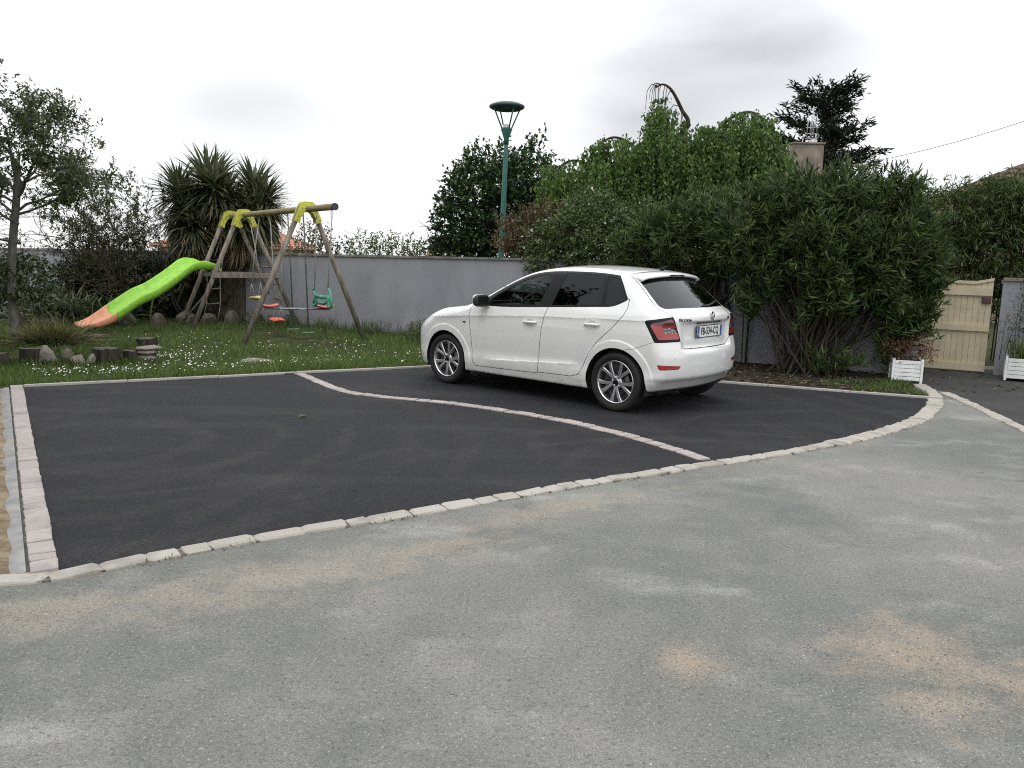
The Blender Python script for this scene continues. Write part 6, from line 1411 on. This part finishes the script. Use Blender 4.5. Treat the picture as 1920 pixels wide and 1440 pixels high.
rock(RK, (-5.80, 10.34, .12), (.18, .16, .28), 'rounded brown stone wedged behind two pale stones', 'edging stones by the logs', 'edging_stone', 1.0, .1)
for i, (x, y, z, a, b_, c_) in enumerate([(-4.98, 10.72, .10, .34, .24, .12), (-4.96, 10.72, .17, .32, .25, .09), (-4.93, 10.74, .235, .36, .27, .10)]):
    rock(RP, (x, y, z), (a, b_, c_), f'flat grey slab, {["lowest", "middle", "topmost"][i]} in the little stack at the end of the logs', 'stacked flat slabs', 'flat_slab', .3 + .2 * i, .04)
rock(RP, (-3.60, 11.18, .02), (.50, .26, .12), 'flat pale stone sunk in the lawn, left of the pair', 'stones sunk in the lawn', 'flat_stone', .4, .05)
rock(RP, (-2.62, 11.16, .02), (.46, .24, .13), 'flat pale stone sunk in the lawn, right of the pair', 'stones sunk in the lawn', 'flat_stone', .5, .05)
wood('log_bark', (0.016, 0.014, 0.012), (0.050, 0.044, 0.037), (1, 1, .12)); wood('log_top', (0.05, 0.044, 0.036), (0.10, 0.088, 0.072), (1, 1, 1))
def log(x, y, r, h, label, seed, sx=1.0):
    rr = random.Random(seed); o = empty('log_stump', (x, y, 0)); tag(o, label, 'log', 'upright log edging'); n = 22; prof = [1 + .06 * math.sin(3 * t + seed) + .05 * math.sin(7 * t + seed * 2) + rr.uniform(-.02, .02) for t in np.linspace(0, 6.28, n + 1)[:-1]]
    vs = []
    for z, k in ((-.05, 1.03), (h * .5, 1.0), (h, .97)): vs += [(sx * r * k * prof[i] * math.cos(6.283 * i / n), r * k * prof[i] * math.sin(6.283 * i / n), z + (rr.uniform(-.012, .012) if z == h else 0)) for i in range(n)]
    MB().add(vs, [(j * n + i, j * n + (i + 1) % n, j * n + n + (i + 1) % n, j * n + n + i) for j in range(2) for i in range(n)], True).build('bark', MATS['log_bark'], o)
    MB().add([(v[0] * .985, v[1] * .985, v[2] + .002) for v in vs[2 * n:]], [tuple(range(n))]).build('cut_face', MATS['log_top'], o)
log(-6.62, 10.02, .19, .21, 'wide dark log stump cut off by the left edge', 1, 1.2); log(-6.22, 10.33, .155, .24, 'dark log stump left of the tall pale stone', 2, 1.15)
log(-5.32, 10.42, .15, .25, 'broad split log right of the small stones', 3, 1.1); log(-5.10, 10.62, .10, .20, 'short round log next to the stacked slabs', 4); log(-4.98, 10.72 + .18, .08, .20, 'small log behind the stacked slabs', 5)
log(-6.62, 12.55, .17, .20, 'dark stump lying before the end of the slide', 6, 1.3); log(-5.45, 11.85, .14, .24, 'dark stump on the lawn above the slab stack', 7, 1.1)
# raised soil behind the logs
mb = MB(); N_ = 18; vs = []
for i in range(N_ + 1):
    for j in range(9):
        x = -8.6 + 3.3 * i / N_; y = 10.30 + 1.9 * j / 8 + .12 * math.sin(i); vs.append((x, y, .17 * math.sin(math.pi * min(1, (j + .6) / 4) * .5) * (1 - max(0, (j - 5) / 3.2)) * min(1, (N_ - i) / 4 + .05) + .014))
mb.add(vs, [(i * 9 + j, (i + 1) * 9 + j, (i + 1) * 9 + j + 1, i * 9 + j + 1) for i in range(N_) for j in range(8)], True); tag(mb.build('raised_bed', MATS['turf_soil']), kind='structure')
q = np.stack([rng.uniform(-8.4, -5.4, 5200), rng.uniform(10.5, 12.1, 5200)], 1); n = len(q); tag(leaves('bed_turf', np.concatenate([q, np.full((n, 1), .10) + .05 * rng.random((n, 1))], 1), N3(n, .5) + [0, 0, 1], rng.uniform(.06, .14, n), .008, MATS['grass_blade'], None), 'rough grass on the raised bed behind the logs', 'grass', kind='stuff')
q = np.stack([rng.uniform(-7.4, -4.9, 2600), np.zeros(2600)], 1); q[:, 1] = 9.78 + .28 * (q[:, 0] + 7.4) + rng.normal(0, .10, 2600); n = len(q); tag(leaves('log_grass', np.concatenate([q, np.full((n, 1), .012)], 1), N3(n, .4) + [0, 0, 1], rng.uniform(.06, .17, n), .009, MATS['grass_blade'], None, droop=.3), 'longer grass growing up against the logs and stones', 'grass', kind='stuff')
# ---- loose grit on the old road, clods on the dirt verge, the curled leaf on the new tarmac
def grit(name, q, size, m, label, z=0.0):
    n = len(q); base = np.array([(1, 0, 0), (-.5, .87, 0), (-.5, -.87, 0), (0, 0, .9), (.2, .1, -.5)]); F0 = np.array([(0, 1, 3), (1, 2, 3), (2, 0, 3)])
    a = rng.uniform(0, 6.28, n); sz = size(n); V = base[None] * sz[:, None, None] * rng.uniform(.6, 1.3, (n, 5, 3)); c_, s_ = np.cos(a)[:, None], np.sin(a)[:, None]
    V = np.stack([V[..., 0] * c_ - V[..., 1] * s_, V[..., 0] * s_ + V[..., 1] * c_, V[..., 2] * .8], -1)[:, :4]; V = V + np.concatenate([q, np.full((n, 1), z)], 1)[:, None]
    F = (np.arange(n)[:, None, None] * 4 + F0).reshape(-1, 3); return tag(link(name, mesh_np(name, V.reshape(-1, 3), F), m), label, 'gravel', kind='stuff')
s = NB('grit_stone'); g = s.n('ShaderNodeNewGeometry'); s.set(Base_Color=s.ramp(g.outputs['Random Per Island'], [(0, (.05, .045, .038)), (.5, (.14, .125, .105)), (.85, (.30, .27, .22)), (1, (.50, .47, .42))]), Roughness=.9)
q = np.concatenate([np.stack([rng.uniform(-3.0, 4.0, 7000), 1.3 + 3.6 * rng.random(7000) ** 1.5], 1)] + [rng.normal(0, 1, (k, 2)) * [sx, sy] + [x, y] for x, y, sx, sy, k in ((1.6, 2.95, .28, .2, 900), (1.75, 2.7, .3, .15, 500), (.72, 2.85, .14, .08, 220), (1.45, 2.55, .2, .12, 260), (2.3, 2.9, .5, .3, 300))])
kin = np.interp(q[:, 0], KC[:, 0], KC[:, 1]) - .12; q = q[q[:, 1] < kin]
grit('road_grit', q, lambda n: .0016 + .0042 * rng.random(n) ** 3.5, MATS['grit_stone'], 'loose grit and small stones scattered on the old road', .0)
t = rng.random(900); w_ = rng.uniform(.14, .55, 900); q = a0 + (a1 - a0) * t[:, None] + nrm * w_[:, None]
grit('dirt_clods', q, lambda n: .004 + .020 * rng.random(n) ** 4, MATS['sandy_dirt'], 'small clods on the sandy verge at the left edge', .012)
lf = MB().tube([(0, 0, .012), (.035, .012, .022), (.07, .018, .014), (.10, .03, .010)], [.004, .011, .010, .002], 6).build('curled_leaf', MATS['dry_leaf']); lf.location = (-1.99, 7.33, .006); lf.rotation_euler = (0, 0, .7); tag(lf, 'curled dry leaf lying on the empty black bay', 'leaf')
